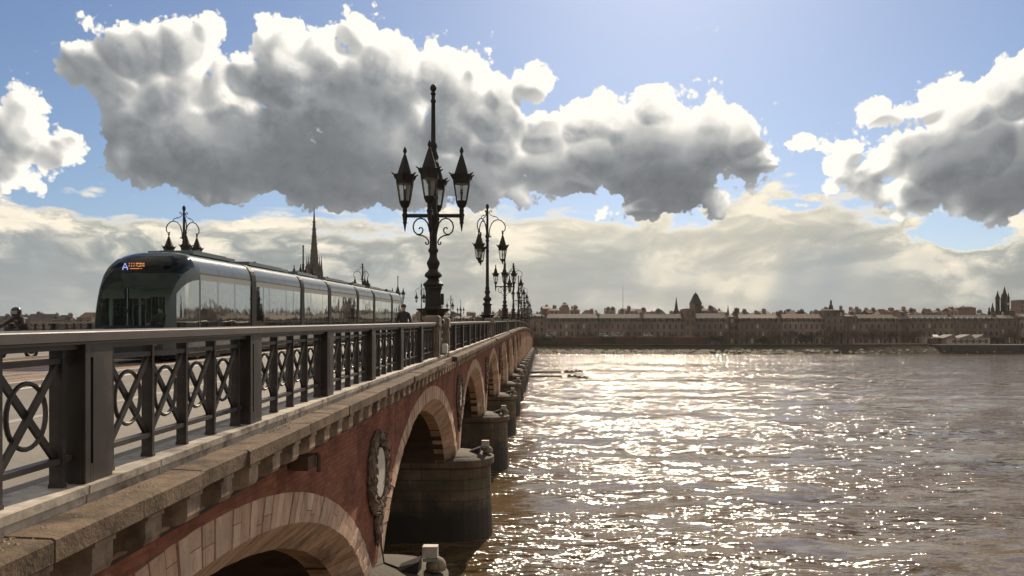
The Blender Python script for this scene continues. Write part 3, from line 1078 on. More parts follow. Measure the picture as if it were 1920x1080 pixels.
def rail_mesh(L, kind):
    mb = MB(); s = SL * L / 2
    def bx(x0, x1, z0, z1):
        vs = []
        for yy, dz in ((-L / 2, -s), (L / 2, s)):
            vs += [(x0, yy, z0 + dz), (x1, yy, z0 + dz), (x1, yy, z1 + dz), (x0, yy, z1 + dz)]
        mb.add(vs, [(3, 2, 1, 0), (4, 5, 6, 7), (0, 1, 5, 4), (1, 2, 6, 5), (2, 3, 7, 6), (3, 0, 4, 7)])
    if kind == 'hand':
        pr = [(-.17, -.165), (.12, -.165), (.12, -.150), (.145, -.143), (.145, -.083), (.141, -.077), (.132, -.0735), (-.16, -.070), (-.185, -.078), (-.19, -.092), (-.19, -.143), (-.17, -.150)]
        A = [(x, -L / 2, z - s) for x, z in pr]; B = [(x, L / 2, z + s) for x, z in pr]; n = len(pr)
        mb.add(A + B, [tuple(reversed(range(n))), tuple(range(n, 2 * n))] + [(q, (q + 1) % n, n + (q + 1) % n, n + q) for q in range(n)])
        return mb.mesh('handrail', m_cap)
    if kind == 'under':
        bx(-.10, .085, -.20, -.167); return mb.mesh('handrail_moulding', m_iron_b)
    if kind == 'top':
        bx(-.035, .036, ztr - .019, ztr + .019); return mb.mesh('top_rail', m_iron_b)
    bx(-.035, .036, zbr - .019, zbr + .019); return mb.mesh('bottom_rail', m_iron_b)


def near_stretch(k, ya, yb, label, first_post=None):
    """k-th railing between two pedestals"""
    t = thing('iron_railing', label, 'railing', (RX, ya, up(ya)), 0, 'iron railings along the bridge')
    def loc(y, dx=0): return (dx, y - ya, D(y) - D(ya))
    posts = []
    y = first_post
    while y < yb - .15:
        posts.append(y); y += PITCH
    for p in posts:
        put('post', me_post, t, loc(p))
    ends = [posts[0] - PITCH] + posts
    for a in ends:
        b = a + PITCH
        for q in (.34, .34 + CELL, .34 + 2 * CELL, .34 + 3 * CELL, .34 + 4 * CELL):
            yy = a + q
            if ya + .05 < yy < yb - .05:
                put('baluster', me_bal, t, loc(yy))
        for q in range(4):
            yy = a + .34 + CELL * (q + .5)
            if ya + CELL / 2 < yy < yb - CELL / 2:
                put('cross_bar', me_x1, t, loc(yy)); put('cross_bar', me_x2, t, loc(yy)); put('ring', me_ring, t, loc(yy))
        r0, r1 = max(ya, a + .18), min(yb, b - .18)
        if r1 - r0 > .3:
            for kd in ('top', 'bottom'):
                me = rail_mesh(r1 - r0, kd); put(me.name.split('.')[0], me, t, loc((r0 + r1) / 2))
    # handrail pieces with open joints
    cuts = [ya] + [p + .02 for i, p in enumerate(posts) if (i % 2 == 0)] + [yb]
    cuts = sorted(set(c for c in cuts if ya <= c <= yb))
    for a, b in zip(cuts[:-1], cuts[1:]):
        me = rail_mesh(b - a - .006, 'hand'); put('handrail', me, t, loc((a + b) / 2))
        me = rail_mesh(b - a - .03, 'under'); put('handrail_moulding', me, t, loc((a + b) / 2))
    return t


LIM = [-4.0] + [l for L in LAMPY for l in (L - 1.62, L + 1.62)]
near_stretch(0, -4.0, LAMPY[0] - 1.62, 'nearest dark iron railing, from the left edge to the first stone pedestal', 5.90 - 3 * PITCH)
near_stretch(1, LAMPY[0] + 1.62, LAMPY[1] - 1.62, 'dark iron railing between the first and second lamp pedestals on the river side', LAMPY[0] + 1.62 + 2.6)


def coarse_stretch(ya, yb, x, label, group, detail, side=1):
    t = thing('iron_railing', label, 'railing', (x, ya, up(ya)), 0, group)
    def Dl(y): return D(y + ya) - D(ya)
    L = yb - ya; n = max(1, round(L / 6))
    ys = [L * k / n for k in range(n + 1)]
    mb = MB()
    for a, b in zip(ys[:-1], ys[1:]): mb.box(-.19 if side > 0 else -.145, .145 if side > 0 else .19, a, b, -.16, -.072, Dl)
    mb.build('handrail', m_cap, t)
    for nm, z in (('top_rail', ztr), ('bottom_rail', zbr)):
        mb = MB()
        for a, b in zip(ys[:-1], ys[1:]): mb.box(-.03, .03, a, b, z - .02, z + .02, Dl)
        mb.build(nm, m_iron_b, t)
    y = 2.6; fill = MB()
    while y < L:
        put('post', me_post, t, (0, y, Dl(y))); y += PITCH
    y = 2.6 - PITCH
    while y < L:
        for q in (.34, .34 + CELL, .34 + 2 * CELL, .34 + 3 * CELL, .34 + 4 * CELL):
            yy = y + q
            if 0 < yy < L - .1:
                if detail: put('baluster', me_bal, t, (0, yy, Dl(yy)))
                else: fill.box(-.06, .05, yy - .02, yy + .02, -1.135, -.165, Dl)
            if 0 < yy < L - CELL and q < 2.9:
                fill.bar((.01, yy + .02, h0 + Dl(yy)), (.01, yy + CELL - .02, h1 + Dl(yy + CELL)), .042, .022)
                fill.bar((-.013, yy + .02, h1 + Dl(yy)), (-.013, yy + CELL - .02, h0 + Dl(yy + CELL)), .042, .022)
                if detail:
                    c = yy + CELL / 2
                    fill.tube([(0, c + R * math.cos(2 * math.pi * j / 12), zc_ + Dl(c) + R * math.sin(2 * math.pi * j / 12)) for j in range(12)], .0135, 4, loop=True)
        y += PITCH
    if fill.v: fill.build('lattice', m_iron_b, t, kind='stuff')
    return t


ORD2 = ORD
for k in range(1, 11):
    coarse_stretch(LAMPY[k] + 1.62, LAMPY[k + 1] - 1.62, RX, 'dark iron railing between the %s and %s lamp pedestals on the river side' % (ORD2[k], ORD2[k + 1]), 'iron railings along the bridge', k < 3)
FARR = -23.86
coarse_stretch(-4, LAMPY[0] - 1.62, FARR, 'far parapet iron railing seen at the left edge behind the scooter rider', 'iron railings along the far parapet', True, -1)
coarse_stretch(LAMPY[0] + 1.62, LAMPY[1] - 1.62, FARR, 'far parapet iron railing running behind the front of the tram', 'iron railings along the far parapet', True, -1)
for k in range(1, 9):
    coarse_stretch(LAMPY[k] + 1.62, LAMPY[k + 1] - 1.62, FARR, 'far parapet iron railing from the %s to the %s far side lamp' % (ORD2[k], ORD2[k + 1]), 'iron railings along the far parapet', False, -1)

# ------------------------------------------------------------------ stone pedestals under the lamps
m_plate = simple('pedestal_plate', (.09, .08, .075), .5, .2, .3, 5)
m_dot = simple('white_enamel', (.75, .73, .68), .4, 0, .05)


def make_pedestal(label, loc):
    t = thing('lamp_pedestal', label, 'pedestal', loc, 0, 'stone pedestals in the parapet')
    for s in (-1, 1):
        y = s * 1.36
        mb = MB(); mb.box(-.20, .20, y - .24, y + .24, -1.20, -.20); mb.box(.203, .235, y - .13, y + .13, -1.05, -.34); mb.box(-.23, .24, y - .26, y + .26, -1.205, -1.08)
        mb.build('stone_post', m_pedst, t)
        mb = MB(); mb.ring_sweep([[(-.235, y - .275, -.20), (.255, y - .275, -.20), (.255, y + .275, -.20), (-.235, y + .275, -.20)],
                                  [(-.235, y - .275, .06), (.255, y - .275, .06), (.255, y + .275, .06), (-.235, y + .275, .06)],
                                  [(-.16, y - .2, .12), (.19, y - .2, .12), (.19, y + .2, .12), (-.16, y + .2, .12)]])
        mb.build('cap_stone', m_pedst, t)
    mb = MB(); mb.box(-.42, .02, -1.09, 1.09, -1.20, -.06); mb.build('core', m_pedst, t)
    mb = MB(); mb.box(.023, .05, .30, 1.05, -1.12, -.10); pl = mb.build('plate', m_plate, t)
    for z in (-.38, -.62):
        mb = MB(); mb.tube([(.051, .7, z), (.075, .7, z)], .045, 10); mb.build('white_dot', m_dot, pl)
    return t


LX = -3.42
ped0 = None
for k in range(11):
    lab = 'weathered stone pedestal carrying the %s lamp post on the river side parapet' % ORD[k]
    loc = (-3.28, LAMPY[k], up(LAMPY[k]))
    if ped0 is None:
        ped0 = make_pedestal(lab, loc)
    else: dup(ped0, loc, 0, lab)
for k in range(9):
    dup(ped0, (-23.82, LAMPY[k], up(LAMPY[k])), math.pi, 'stone pedestal carrying the %s lamp post on the far parapet' % ORD[k], 'stone pedestals in the far parapet')

# small white box standing in the recess of the first pedestal
wb = thing('meter_box', 'small white rounded box standing on the coping in the recess of the first lamp pedestal', 'box', (-3.10, 27.55, up(27.6) - 1.205))
mb = MB(); mb.box(-.09, .09, -.17, .17, .12, .36); mb.ring_sweep([[(x * .09, y * .17, .36) for x, y in ((-1, -1), (1, -1), (1, 1), (-1, 1))], [(x * .06, y * .12, .43) for x, y in ((-1, -1), (1, -1), (1, 1), (-1, 1))]])
mb.build('housing', m_dot, wb)
mb = MB(); mb.bar((0, -.1, 0), (0, -.1, .12), .02, .02); mb.bar((0, .1, 0), (0, .1, .12), .02, .02); mb.build('leg', m_iron, wb)

# ------------------------------------------------------------------ lamp posts
def glass_mat():
    m = bpy.data.materials.new('lantern_glass'); m.use_nodes = True
    t = m.node_tree
    for n in list(t.nodes): t.nodes.remove(n)
    N = NB(t)
    tr = t.nodes.new('ShaderNodeBsdfTransparent'); tr.inputs[0].default_value = (.93, .94, .92, 1)
    gl = t.nodes.new('ShaderNodeBsdfPrincipled'); gl.inputs['Base Color'].default_value = (.6, .6, .56, 1); gl.inputs['Roughness'].default_value = .15
    fr = t.nodes.new('ShaderNodeFresnel'); fr.inputs[0].default_value = 1.5
    mx = t.nodes.new('ShaderNodeMixShader'); t.links.new(N.m('ADD', fr.outputs[0], .10), mx.inputs[0])
    t.links.new(tr.outputs[0], mx.inputs[1]); t.links.new(gl.outputs[0], mx.inputs[2])
    o = t.nodes.new('ShaderNodeOutputMaterial'); t.links.new(mx.outputs[0], o.inputs[0])
    return m


m_lglass = glass_mat()


def hexring(r, z, n=6, rot=math.pi / 6):
    return [(r * math.cos(2 * math.pi * k / n + rot), r * math.sin(2 * math.pi * k / n + rot), z) for k in range(n)]


# one lantern, origin at the base of its glass
def lantern_parts(s=1.0, hang=False):
    out = {}
    mb = MB(); mb.ring_sweep([hexring(.17 * s, .0), hexring(.27 * s, .58 * s)], close_ends=False); out['glass'] = mb.mesh('glass', m_lglass)
    mb = MB()
    for k in range(6):
        a = 2 * math.pi * k / 6 + math.pi / 6
        mb.bar((.178 * s * math.cos(a), .178 * s * math.sin(a), 0), (.278 * s * math.cos(a), .278 * s * math.sin(a), .58 * s), .024 * s, .024 * s, Vector((-math.sin(a), math.cos(a), 0)))
    mb.ring_sweep([hexring(.19 * s, -.03 * s), hexring(.20 * s, 0), hexring(.20 * s, .025 * s)])
    out['frame'] = mb.mesh('frame', m_iron)
    mb = MB()
    mb.ring_sweep([hexring(.27 * s, .575 * s), hexring(.30 * s, .59 * s), hexring(.305 * s, .66 * s), hexring(.325 * s, .80 * s), hexring(.34 * s, .88 * s), hexring(.255 * s, .90 * s), hexring(.15 * s, 1.22 * s), hexring(.06 * s, 1.49 * s), hexring(.045 * s, 1.51 * s)])
    for k in range(6):     # curled leaves at the corners and crests between them
        a = 2 * math.pi * k / 6 + math.pi / 6
        c, sn = math.cos(a), math.sin(a)
        mb.tube([(.28 * s * c, .28 * s * sn, .74 * s), (.33 * s * c, .33 * s * sn, .80 * s), (.37 * s * c, .37 * s * sn, .87 * s), (.43 * s * c, .43 * s * sn, .90 * s), (.46 * s * c, .46 * s * sn, .93 * s)], [.05 * s, .045 * s, .03 * s, .02 * s, .006], 5)
        a += math.pi / 6; c, sn = math.cos(a), math.sin(a)
        mb.tube([(.27 * s * c, .27 * s * sn, .86 * s), (.29 * s * c, .29 * s * sn, .96 * s)], [.06 * s, .01], 4, flat=.4)
    out['roof'] = mb.mesh('roof', m_iron)
    mb = MB()
    mb.lathe([(.035 * s, 1.5 * s), (.05 * s, 1.53 * s), (.03 * s, 1.56 * s), (.065 * s, 1.64 * s), (.055 * s, 1.70 * s), (.02 * s, 1.77 * s), (.004, 1.80 * s)], 8)
    out['finial'] = mb.mesh('finial', m_iron, True)
    mb = MB()
    if hang:
        mb.lathe([(.02 * s, -.30 * s), (.045 * s, -.26 * s), (.02 * s, -.22 * s), (.07 * s, -.17 * s), (.05 * s, -.12 * s), (.14 * s, -.06 * s), (.18 * s, -.03 * s)], 10)
        for k in range(3):
            a = 2 * math.pi * k / 3
            mb.tube([(.12 * s * math.cos(a), .12 * s * math.sin(a), -.05), (.13 * s * math.cos(a), .13 * s * math.sin(a), -.2)], .015, 4)
    else:
        mb.lathe([(.05 * s, -.66 * s), (.075 * s, -.5 * s), (.10 * s, -.42 * s), (.07 * s, -.36 * s), (.075 * s, -.2 * s), (.13 * s, -.15 * s), (.16 * s, -.07 * s), (.185 * s, -.03 * s)], 12)
    out['cup'] = mb.mesh('cup', m_iron, True)
    mb = MB(); mb.lathe([(.02 * s, .02), (.03 * s, .18 * s), (.055 * s, .30 * s), (.02 * s, .42 * s)], 8); out['burner'] = mb.mesh('burner', m_iron, True)
    return out


LA = lantern_parts(1.0)
LB = lantern_parts(1.06, True)


def spiral(cx, cz, r0, r1, a0, a1, n=16):
    return [(cx + (r0 + (r1 - r0) * k / n) * math.cos(a0 + (a1 - a0) * k / n), 0, cz + (r0 + (r1 - r0) * k / n) * math.sin(a0 + (a1 - a0) * k / n)) for k in range(n + 1)]


def radial(pts, ang_):
    c, s = math.cos(ang_), math.sin(ang_)
    return [(x * c - y * s, x * s + y * c, z) for x, y, z in pts]


def foot(prof_top):
    mb = MB()
    sq = lambda r, z: hexring(r, z, 8, math.pi / 8)
    mb.ring_sweep([sq(.40, -.10), sq(.38, .0), sq(.33, .04), sq(.34, .12), sq(.42, .24), sq(.54, .32), sq(.56, .345), sq(.56, .37), sq(.30, .39), sq(.27, .45), sq(.255, .9), sq(.27, .98), sq(.30, 1.04), sq(.29, 1.10)])
    return mb


def lamp_a(label, loc):
    t = thing('lamp_post', label, 'street lamp', loc, 0, 'four lantern lamp posts on the river side parapet')
    mb = foot(0)
    mb.box(.26, .34, -.10, .10, .50, .86)
    mb.build('pedestal_base', m_iron, t)
    mb = MB()
    mb.lathe([(.26, 1.08), (.33, 1.12), (.33, 1.18), (.24, 1.26), (.18, 1.33), (.19, 1.36), (.27, 1.41), (.285, 1.46), (.26, 1.52), (.17, 1.60), (.15, 1.66), (.18, 1.74), (.215, 1.83), (.205, 1.90), (.15, 1.99), (.12, 2.08), (.125, 2.18), (.165, 2.23), (.165, 2.29), (.125, 2.35), (.12, 2.6), (.13, 3.2), (.15, 3.26), (.16, 3.45), (.14, 3.55), (.12, 3.6), (.11, 5.0), (.12, 5.05), (.15, 5.12), (.10, 5.2), (.13, 5.34), (.14, 5.42), (.10, 5.52), (.13, 5.64), (.12, 5.70), (.078, 5.78), (.072, 6.2), (.064, 7.05), (.085, 7.08), (.085, 7.14), (.06, 7.18), (.06, 7.30), (.095, 7.34), (.075, 7.38), (.06, 7.42), (.10, 7.49), (.105, 7.55), (.07, 7.63), (.0, 7.67)], 14)
    mb.build('column', m_iron, t, smooth=True)
    for k in range(4):
        a = math.pi / 2 * k
        mb = MB()
        mb.bar(radial([(.1, 0, 3.39)], a)[0], radial([(.90, 0, 3.39)], a)[0], .11, .09, Vector((-math.sin(a), math.cos(a), 0)))
        # scrolls under the arm
        p1 = spiral(.40, 3.02, .27, .09, math.radians(20), math.radians(20 + 430), 26)
        p1 = [(.14, 0, 2.95), (.15, 0, 3.12), (.24, 0, 3.27), (.40, 0, 3.33), (.55, 0, 3.28)] 
        p1 = [(.13, 0, 2.86), (.145, 0, 3.02), (.19, 0, 3.16), (.28, 0, 3.27), (.40, 0, 3.31), (.52, 0, 3.28), (.62, 0, 3.17), (.655, 0, 3.03), (.62, 0, 2.88), (.53, 0, 2.79), (.42, 0, 2.79), (.35, 0, 2.86), (.335, 0, 2.94), (.37, 0, 3.0), (.43, 0, 3.01), (.46, 0, 2.96)]
        mb.tube(radial(p1, a), [.012] + [.024] * 13 + [.022, .03], 6)
        p2 = [(.60, 0, 2.84), (.50, 0, 2.77), (.36, 0, 2.75), (.24, 0, 2.69), (.165, 0, 2.60), (.15, 0, 2.52), (.175, 0, 2.46), (.225, 0, 2.46), (.25, 0, 2.50), (.235, 0, 2.54)]
        mb.tube(radial(p2, a), [.01] + [.024] * 8 + [.028], 6)
        arm = mb.build('arm', m_iron, t)
        mb = MB(); mb.lathe([(.012, 2.88), (.05, 3.12), (.075, 3.16), (.06, 3.2), (.075, 3.3), (.075, 3.46), (.06, 3.5), (.09, 3.56)], 8, radial([(.92, 0, 0)], a)[0][:2]); mb.build('pendant', m_iron, arm, smooth=True)
        l = put('lantern', LA['cup'], t, (*radial([(.92, 0, 0)], a)[0][:2], 3.84))
        for nm in ('glass', 'frame', 'roof', 'finial', 'burner'):
            put(nm, LA[nm], l)
    return t


def lamp_b(label, loc, rz=0.0):
    t = thing('lamp_post', label, 'street lamp', loc, rz, 'lamp posts with hanging lanterns on the river side parapet')
    foot(0).build('pedestal_base', m_iron, t)
    mb = MB()
    mb.lathe([(.25, 1.0), (.33, 1.04), (.32, 1.10), (.22, 1.17), (.18, 1.22), (.19, 1.27), (.27, 1.34), (.285, 1.42), (.25, 1.5), (.16, 1.58), (.13, 1.66), (.15, 1.76), (.19, 1.86), (.17, 1.96), (.12, 2.04), (.15, 2.10), (.15, 2.16), (.115, 2.22), (.11, 2.4), (.095, 4.5), (.12, 4.6), (.095, 4.7), (.09, 5.2), (.13, 5.3), (.09, 5.4), (.13, 5.55), (.10, 5.7), (.08, 5.8), (.075, 7.1), (.10, 7.2), (.07, 7.26), (.065, 7.4), (.10, 7.46), (.11, 7.55), (.105, 7.66), (.05, 7.75), (0, 7.76)], 14)
    mb.build('column', m_iron, t, smooth=True)
    for k in range(3):
        a = 2 * math.pi * k / 3
        mb = MB()
        # main crook
        p = [(.20, 0, 5.62), (.23, 0, 5.56), (.18, 0, 5.53), (.13, 0, 5.62), (.12, 0, 5.85), (.16, 0, 6.12), (.27, 0, 6.42), (.44, 0, 6.62), (.66, 0, 6.71), (.90, 0, 6.66), (1.10, 0, 6.48), (1.20, 0, 6.26), (1.18, 0, 6.04), (1.09, 0, 5.93), (1.0, 0, 5.92), (.97, 0, 5.98)]
        mb.tube(radial(p, a), [.045, .04, .03] + [.036] * 10 + [.036, .04, .05], 6)
        # upper brace with curls
        p = [(.24, 0, 7.02), (.28, 0, 7.08), (.25, 0, 7.14), (.18, 0, 7.13), (.13, 0, 7.03), (.14, 0, 6.93), (.22, 0, 6.86), (.40, 0, 6.84), (.56, 0, 6.80)]
        p = [(.24, 0, 7.20), (.29, 0, 7.24), (.28, 0, 7.31), (.21, 0, 7.33), (.15, 0, 7.25), (.14, 0, 7.12), (.20, 0, 7.02), (.34, 0, 6.95), (.52, 0, 6.92), (.66, 0, 6.86), (.73, 0, 6.78), (.72, 0, 6.70)]
        mb.tube(radial(p, a), [.03] + [.022] * 10 + [.03], 6)
        mb.tube(radial([(.40, 0, 6.935), (.50, 0, 6.925)], a), .036, 6)
        mb.build('arm', m_iron, t)
        s = 1.06
        l = put('lantern', LB['cup'], t, (*radial([(1.02, 0, 0)], a)[0][:2], 5.94 - 1.80 * s + .02))
        for nm in ('glass', 'frame', 'roof', 'finial', 'burner'):
            put(nm, LB[nm], l)
    return t


la = lb = None
NL = 11
for k in range(NL):
    y = LAMPY[k]; loc = (LX, y, up(y) + .0)
    q = '%s lamp of the river side row' % ORD[k]
    if k % 2 == 0:
        lab = 'iron lamp with four upright lanterns, ' + q
        if la is None: la = lamp_a('tall dark iron lamp post with four upright lanterns, nearest and largest one', loc)
        else: dup(la, loc, 0, lab)
    else:
        lab = 'iron lamp with three hanging lanterns, ' + q
        if lb is None: lb = lamp_b(lab, loc)
        else: dup(lb, loc, 0, lab)
for k in range(1, 9):
    y = LAMPY[k] + .8; loc = (-24.0, y, up(y))
    lab = 'iron lamp post on the far parapet, %s from the left beyond the tram' % ORD[k - 1]
    if k % 2 == 0: dup(la, loc, 0, lab, 'four lantern lamp posts on the far parapet')
    else: dup(lb, loc, math.pi, lab, 'lamp posts with hanging lanterns on the far parapet')

# ------------------------------------------------------------------ tram
def tram_glass(name, tint, base):
    m = bpy.data.materials.new(name); m.use_nodes = True
    t = m.node_tree
    for n in list(t.nodes): t.nodes.remove(n)
    N = NB(t)
    tr = t.nodes.new('ShaderNodeBsdfTransparent'); tr.inputs[0].default_value = (*tint, 1)
    gl = t.nodes.new('ShaderNodeBsdfGlossy'); gl.inputs['Color'].default_value = (.92, .95, .93, 1) if base > .1 else (.62, .66, .62, 1); gl.inputs['Roughness'].default_value = .03
    geo = t.nodes.new('ShaderNodeNewGeometry')
    bn = t.nodes.new('ShaderNodeBump'); bn.inputs['Distance'].default_value = .006
    N._in(bn, 'Height', N.noise(geo.outputs['Position'], .9, 2, .5)); N._in(gl, 'Normal', bn.outputs[0])
    fr = t.nodes.new('ShaderNodeFresnel'); fr.inputs[0].default_value = 1.55 if base > .1 else 1.30
    mx = t.nodes.new('ShaderNodeMixShader'); t.links.new(N.m('MULTIPLY_ADD', fr.outputs[0], 1.0, base, clamp=True), mx.inputs[0])
    t.links.new(tr.outputs[0], mx.inputs[1]); t.links.new(gl.outputs[0], mx.inputs[2])
    o = t.nodes.new('ShaderNodeOutputMaterial'); t.links.new(mx.outputs[0], o.inputs[0])
    return m


m_tglass = tram_glass('tram_window_glass', (.70, .84, .78), .50)
m_wsglass = tram_glass('windscreen_glass', (.74, .88, .80), .0)
m_tbody = simple('tram_blue_grey', (.045, .058, .060), .26, .0, .1, 1.5, 0, 1, .03, .35)
m_troof = simple('tram_roof_panel', (.085, .108, .112), .2, .0, .12, 1.2, 0, 1, .02, .5)
m_silver = simple('tram_silver_band', (.34, .33, .30), .38, .3, .1, 2, 0, 1, .06, .6)
m_black = simple('black_rubber', (.012, .012, .013), .55, 0, .2, 8)
m_bell = simple('bellows_rubber', (.030, .026, .025), .5, 0, .25, 8)
m_int = simple('tram_interior', (.30, .32, .31), .7, 0, .1, 2)
m_seat = simple('seat_cloth', (.04, .06, .08), .8, 0, .2, 10)
TX0 = -12.3
TY = 24.7
HW = 1.2
tram = thing('tram', 'long dark blue grey articulated tram with line A display crossing the bridge', 'tram', (TX0, TY, up(TY) - 1.285))


def tz(y):
    return D(TY + y) - D(TY)


def tpart(name, mb, mat, parent=None, smooth=False):
    """shift vertices for the slope of the deck"""
    mb.v = [(x, y, z + tz(y)) for x, y, z in mb.v]
    return mb.build(name, mat, parent or tram, smooth)


# half section from skirt to roof middle
SEC = [(1.08, .22), (1.17, .36), (1.20, .60), (1.20, .86), (1.20, 2.60), (1.20, 2.70), (1.20, 2.80), (1.195, 2.84), (1.17, 3.02), (1.11, 3.18), (1.0, 3.33), (.82, 3.43), (.45, 3.50), (0, 3.51)]


def sec_pts(y, a, b, inset=0.0, mirror=False):
    return [((x - inset * (1 if x > 0 else 0)) * (-1 if mirror else 1), y, z) for x, z in SEC[a:b + 1]]


def skin(mb, y0, y1, a, b, off=0.0, n=1):
    """panel of the body side between section indices a..b, both sides"""
    for mir in (1, -1):
        for i in range(n):
            ya, yb = y0 + (y1 - y0) * i / n, y0 + (y1 - y0) * (i + 1) / n
            A = [((x + off) * mir, ya, z) for x, z in SEC[a:b + 1]]; B = [((x + off) * mir, yb, z) for x, z in SEC[a:b + 1]]
            k = len(A)
            mb.add(A + B, [((q, k + q, k + q + 1, q + 1) if mir < 0 else (q, q + 1, k + q + 1, k + q)) for q in range(k - 1)])


gang = [7.7, 14.4, 19.5, 26.4, 31.5, 38.3]
GW = .26
NOSE = 2.6
TEND = 44.9
mods = []
prev = NOSE
for g in gang:
    mods.append((prev, g - GW)); prev = g + GW
mods.append((prev, TEND - NOSE))
door_pat = [[1.5, 3.1, 4.75], [.9, 1.6, 3.9, 5.0], [1.2, 3.4], [1.0, 2.0, 3.2, 5.2], [1.2, 3.4], [1.0, 2.0, 4.0, 5.2], [1.2, 2.4]]
for i, (a, b) in enumerate(mods):
    L = b - a
    car = MB(); skin(car, a, b, 0, 3); skin(car, a, b, 7, 7)
    c = tpart('carriage', car, m_tbody)
    for sd_ in (1, -1):
        mb = MB(); A_ = [(1.2 * sd_, a, z) for z in (2.60, 2.80)]; B_ = [(1.2 * sd_, b, z) for z in (2.60, 2.80)]
        mb.add(A_ + B_, [(0, 2, 3, 1) if sd_ > 0 else (0, 1, 3, 2)]); tpart('cantrail_band', mb, m_silver, c)
    mb = MB(); skin(mb, a, b, 6, 7, .004); tpart('black_seam', mb, m_black, c)
    mb = MB(); skin(mb, a, b, 7, 13, 0, 1); tpart('roof', mb, m_troof, c, True)
    mb = MB()      # fine joints across the roof shoulder
    for q in [a + L * f for f in (.33, .62)]:
        skin(mb, q - .012, q + .012, 7, 12, .006)
    tpart('roof_joint', mb, m_black, c)
    mb = MB(); mb.box(-.75, .75, a + .5, b - .5, 3.49, 3.60); mb.box(.45, .55, a + L * .3, a + L * .3 + .12, 3.5, 3.72); mb.box(-.6, .6, a + 1.0, b - 1.0, 3.6, 3.66); tpart('roof_equipment', mb, m_troof, c)
    cuts = [0] + door_pat[i] + [L]
    cuts = [q for q in cuts if q <= L]
    if cuts[-1] < L: cuts.append(L)
    for q0, q1 in zip(cuts[:-1], cuts[1:]):
        if q1 - q0 < .1: continue
        for sd_ in (1, -1):
            mb = MB(); A_ = [(1.2 * sd_, a + q0 + .025, z) for z in (.86, 2.60)]; B_ = [(1.2 * sd_, a + q1 - .025, z) for z in (.86, 2.60)]
            mb.add(A_ + B_, [(0, 2, 3, 1) if sd_ > 0 else (0, 1, 3, 2)]); tpart('window', mb, m_tglass, c)
    mb = MB()
    for q in cuts:
        for s in (1, -1):
            x = s * 1.195
            mb.box(min(x, x - s * .05), max(x, x - s * .05), a + max(0, q - .04), a + min(L, q + .04), .86, 2.60)
    tpart('mullion', mb, m_black, c)
    mb = MB(); mb.box(-1.12, 1.12, a, b, .34, .40); mb.box(-1.15, 1.15, a, b, 2.76, 2.80); tpart('floor', mb, m_int, c)
    mb = MB()
    for sx_ in (-.85, .45):
        y = a + .5
        while y < b - .7:
            if (int(y * 7) % 3):
                mb.box(sx_ - .2, sx_ + .22, y, y + .42, .75, .85); mb.box(sx_ - .2, sx_ + .22, y + .40, y + .46, .8, 1.45); mb.box(sx_ - .05, sx_ + .05, y + .15, y + .25, .4, .75)
            y += .85
    tpart('seats', mb, m_seat, c)
    mb = MB()
    y = a + .4
    while y < b - .3:
        mb.tube([(.1, y, .4), (.1, y, 2.76)], .018, 5); mb.tube([(-.35, y, .4), (-.35, y, 2.76)], .018, 5); y += 1.35
    tpart('grab_poles', mb, m_silver, c)
for g in gang:
    mb = MB()
    for q in range(8):
        y0 = g - GW + .01 + q * (2 * GW - .02) / 8; y1 = y0 + (2 * GW - .02) / 8
        skin(mb, y0, (y0 + y1) / 2, 0, 13, .035); skin(mb, (y0 + y1) / 2, y1, 0, 13, .012)
        for mir in (1, -1):
            for yy, o1 in ((y0, .035), ((y0 + y1) / 2, .035), (y1, .012)):
                A = [((x + o1) * mir, yy, z) for x, z in SEC]; B = [((x - .03) * mir, yy, z) for x, z in SEC]; k = len(A)
                mb.add(A + B, [(j, j + 1, k + j + 1, k + j) for j in range(k - 1)])
    tpart('gangway_bellows', mb, m_bell)
mb = MB(); mb.box(-1.0, 1.0, 1.2, TEND - 1.2, .08, .30); tpart('underframe', mb, m_black)
for y in (3.4, 5.2, 16.0, 17.9, 27.9, 29.9, 39.5, 41.3):
    mb = MB()
    for x in (-.72, .72):
        mb.tube([(x - .06, y, .30), (x + .06, y, .30)], .29, 16)
    tpart('wheel_pair', mb, m_rail)


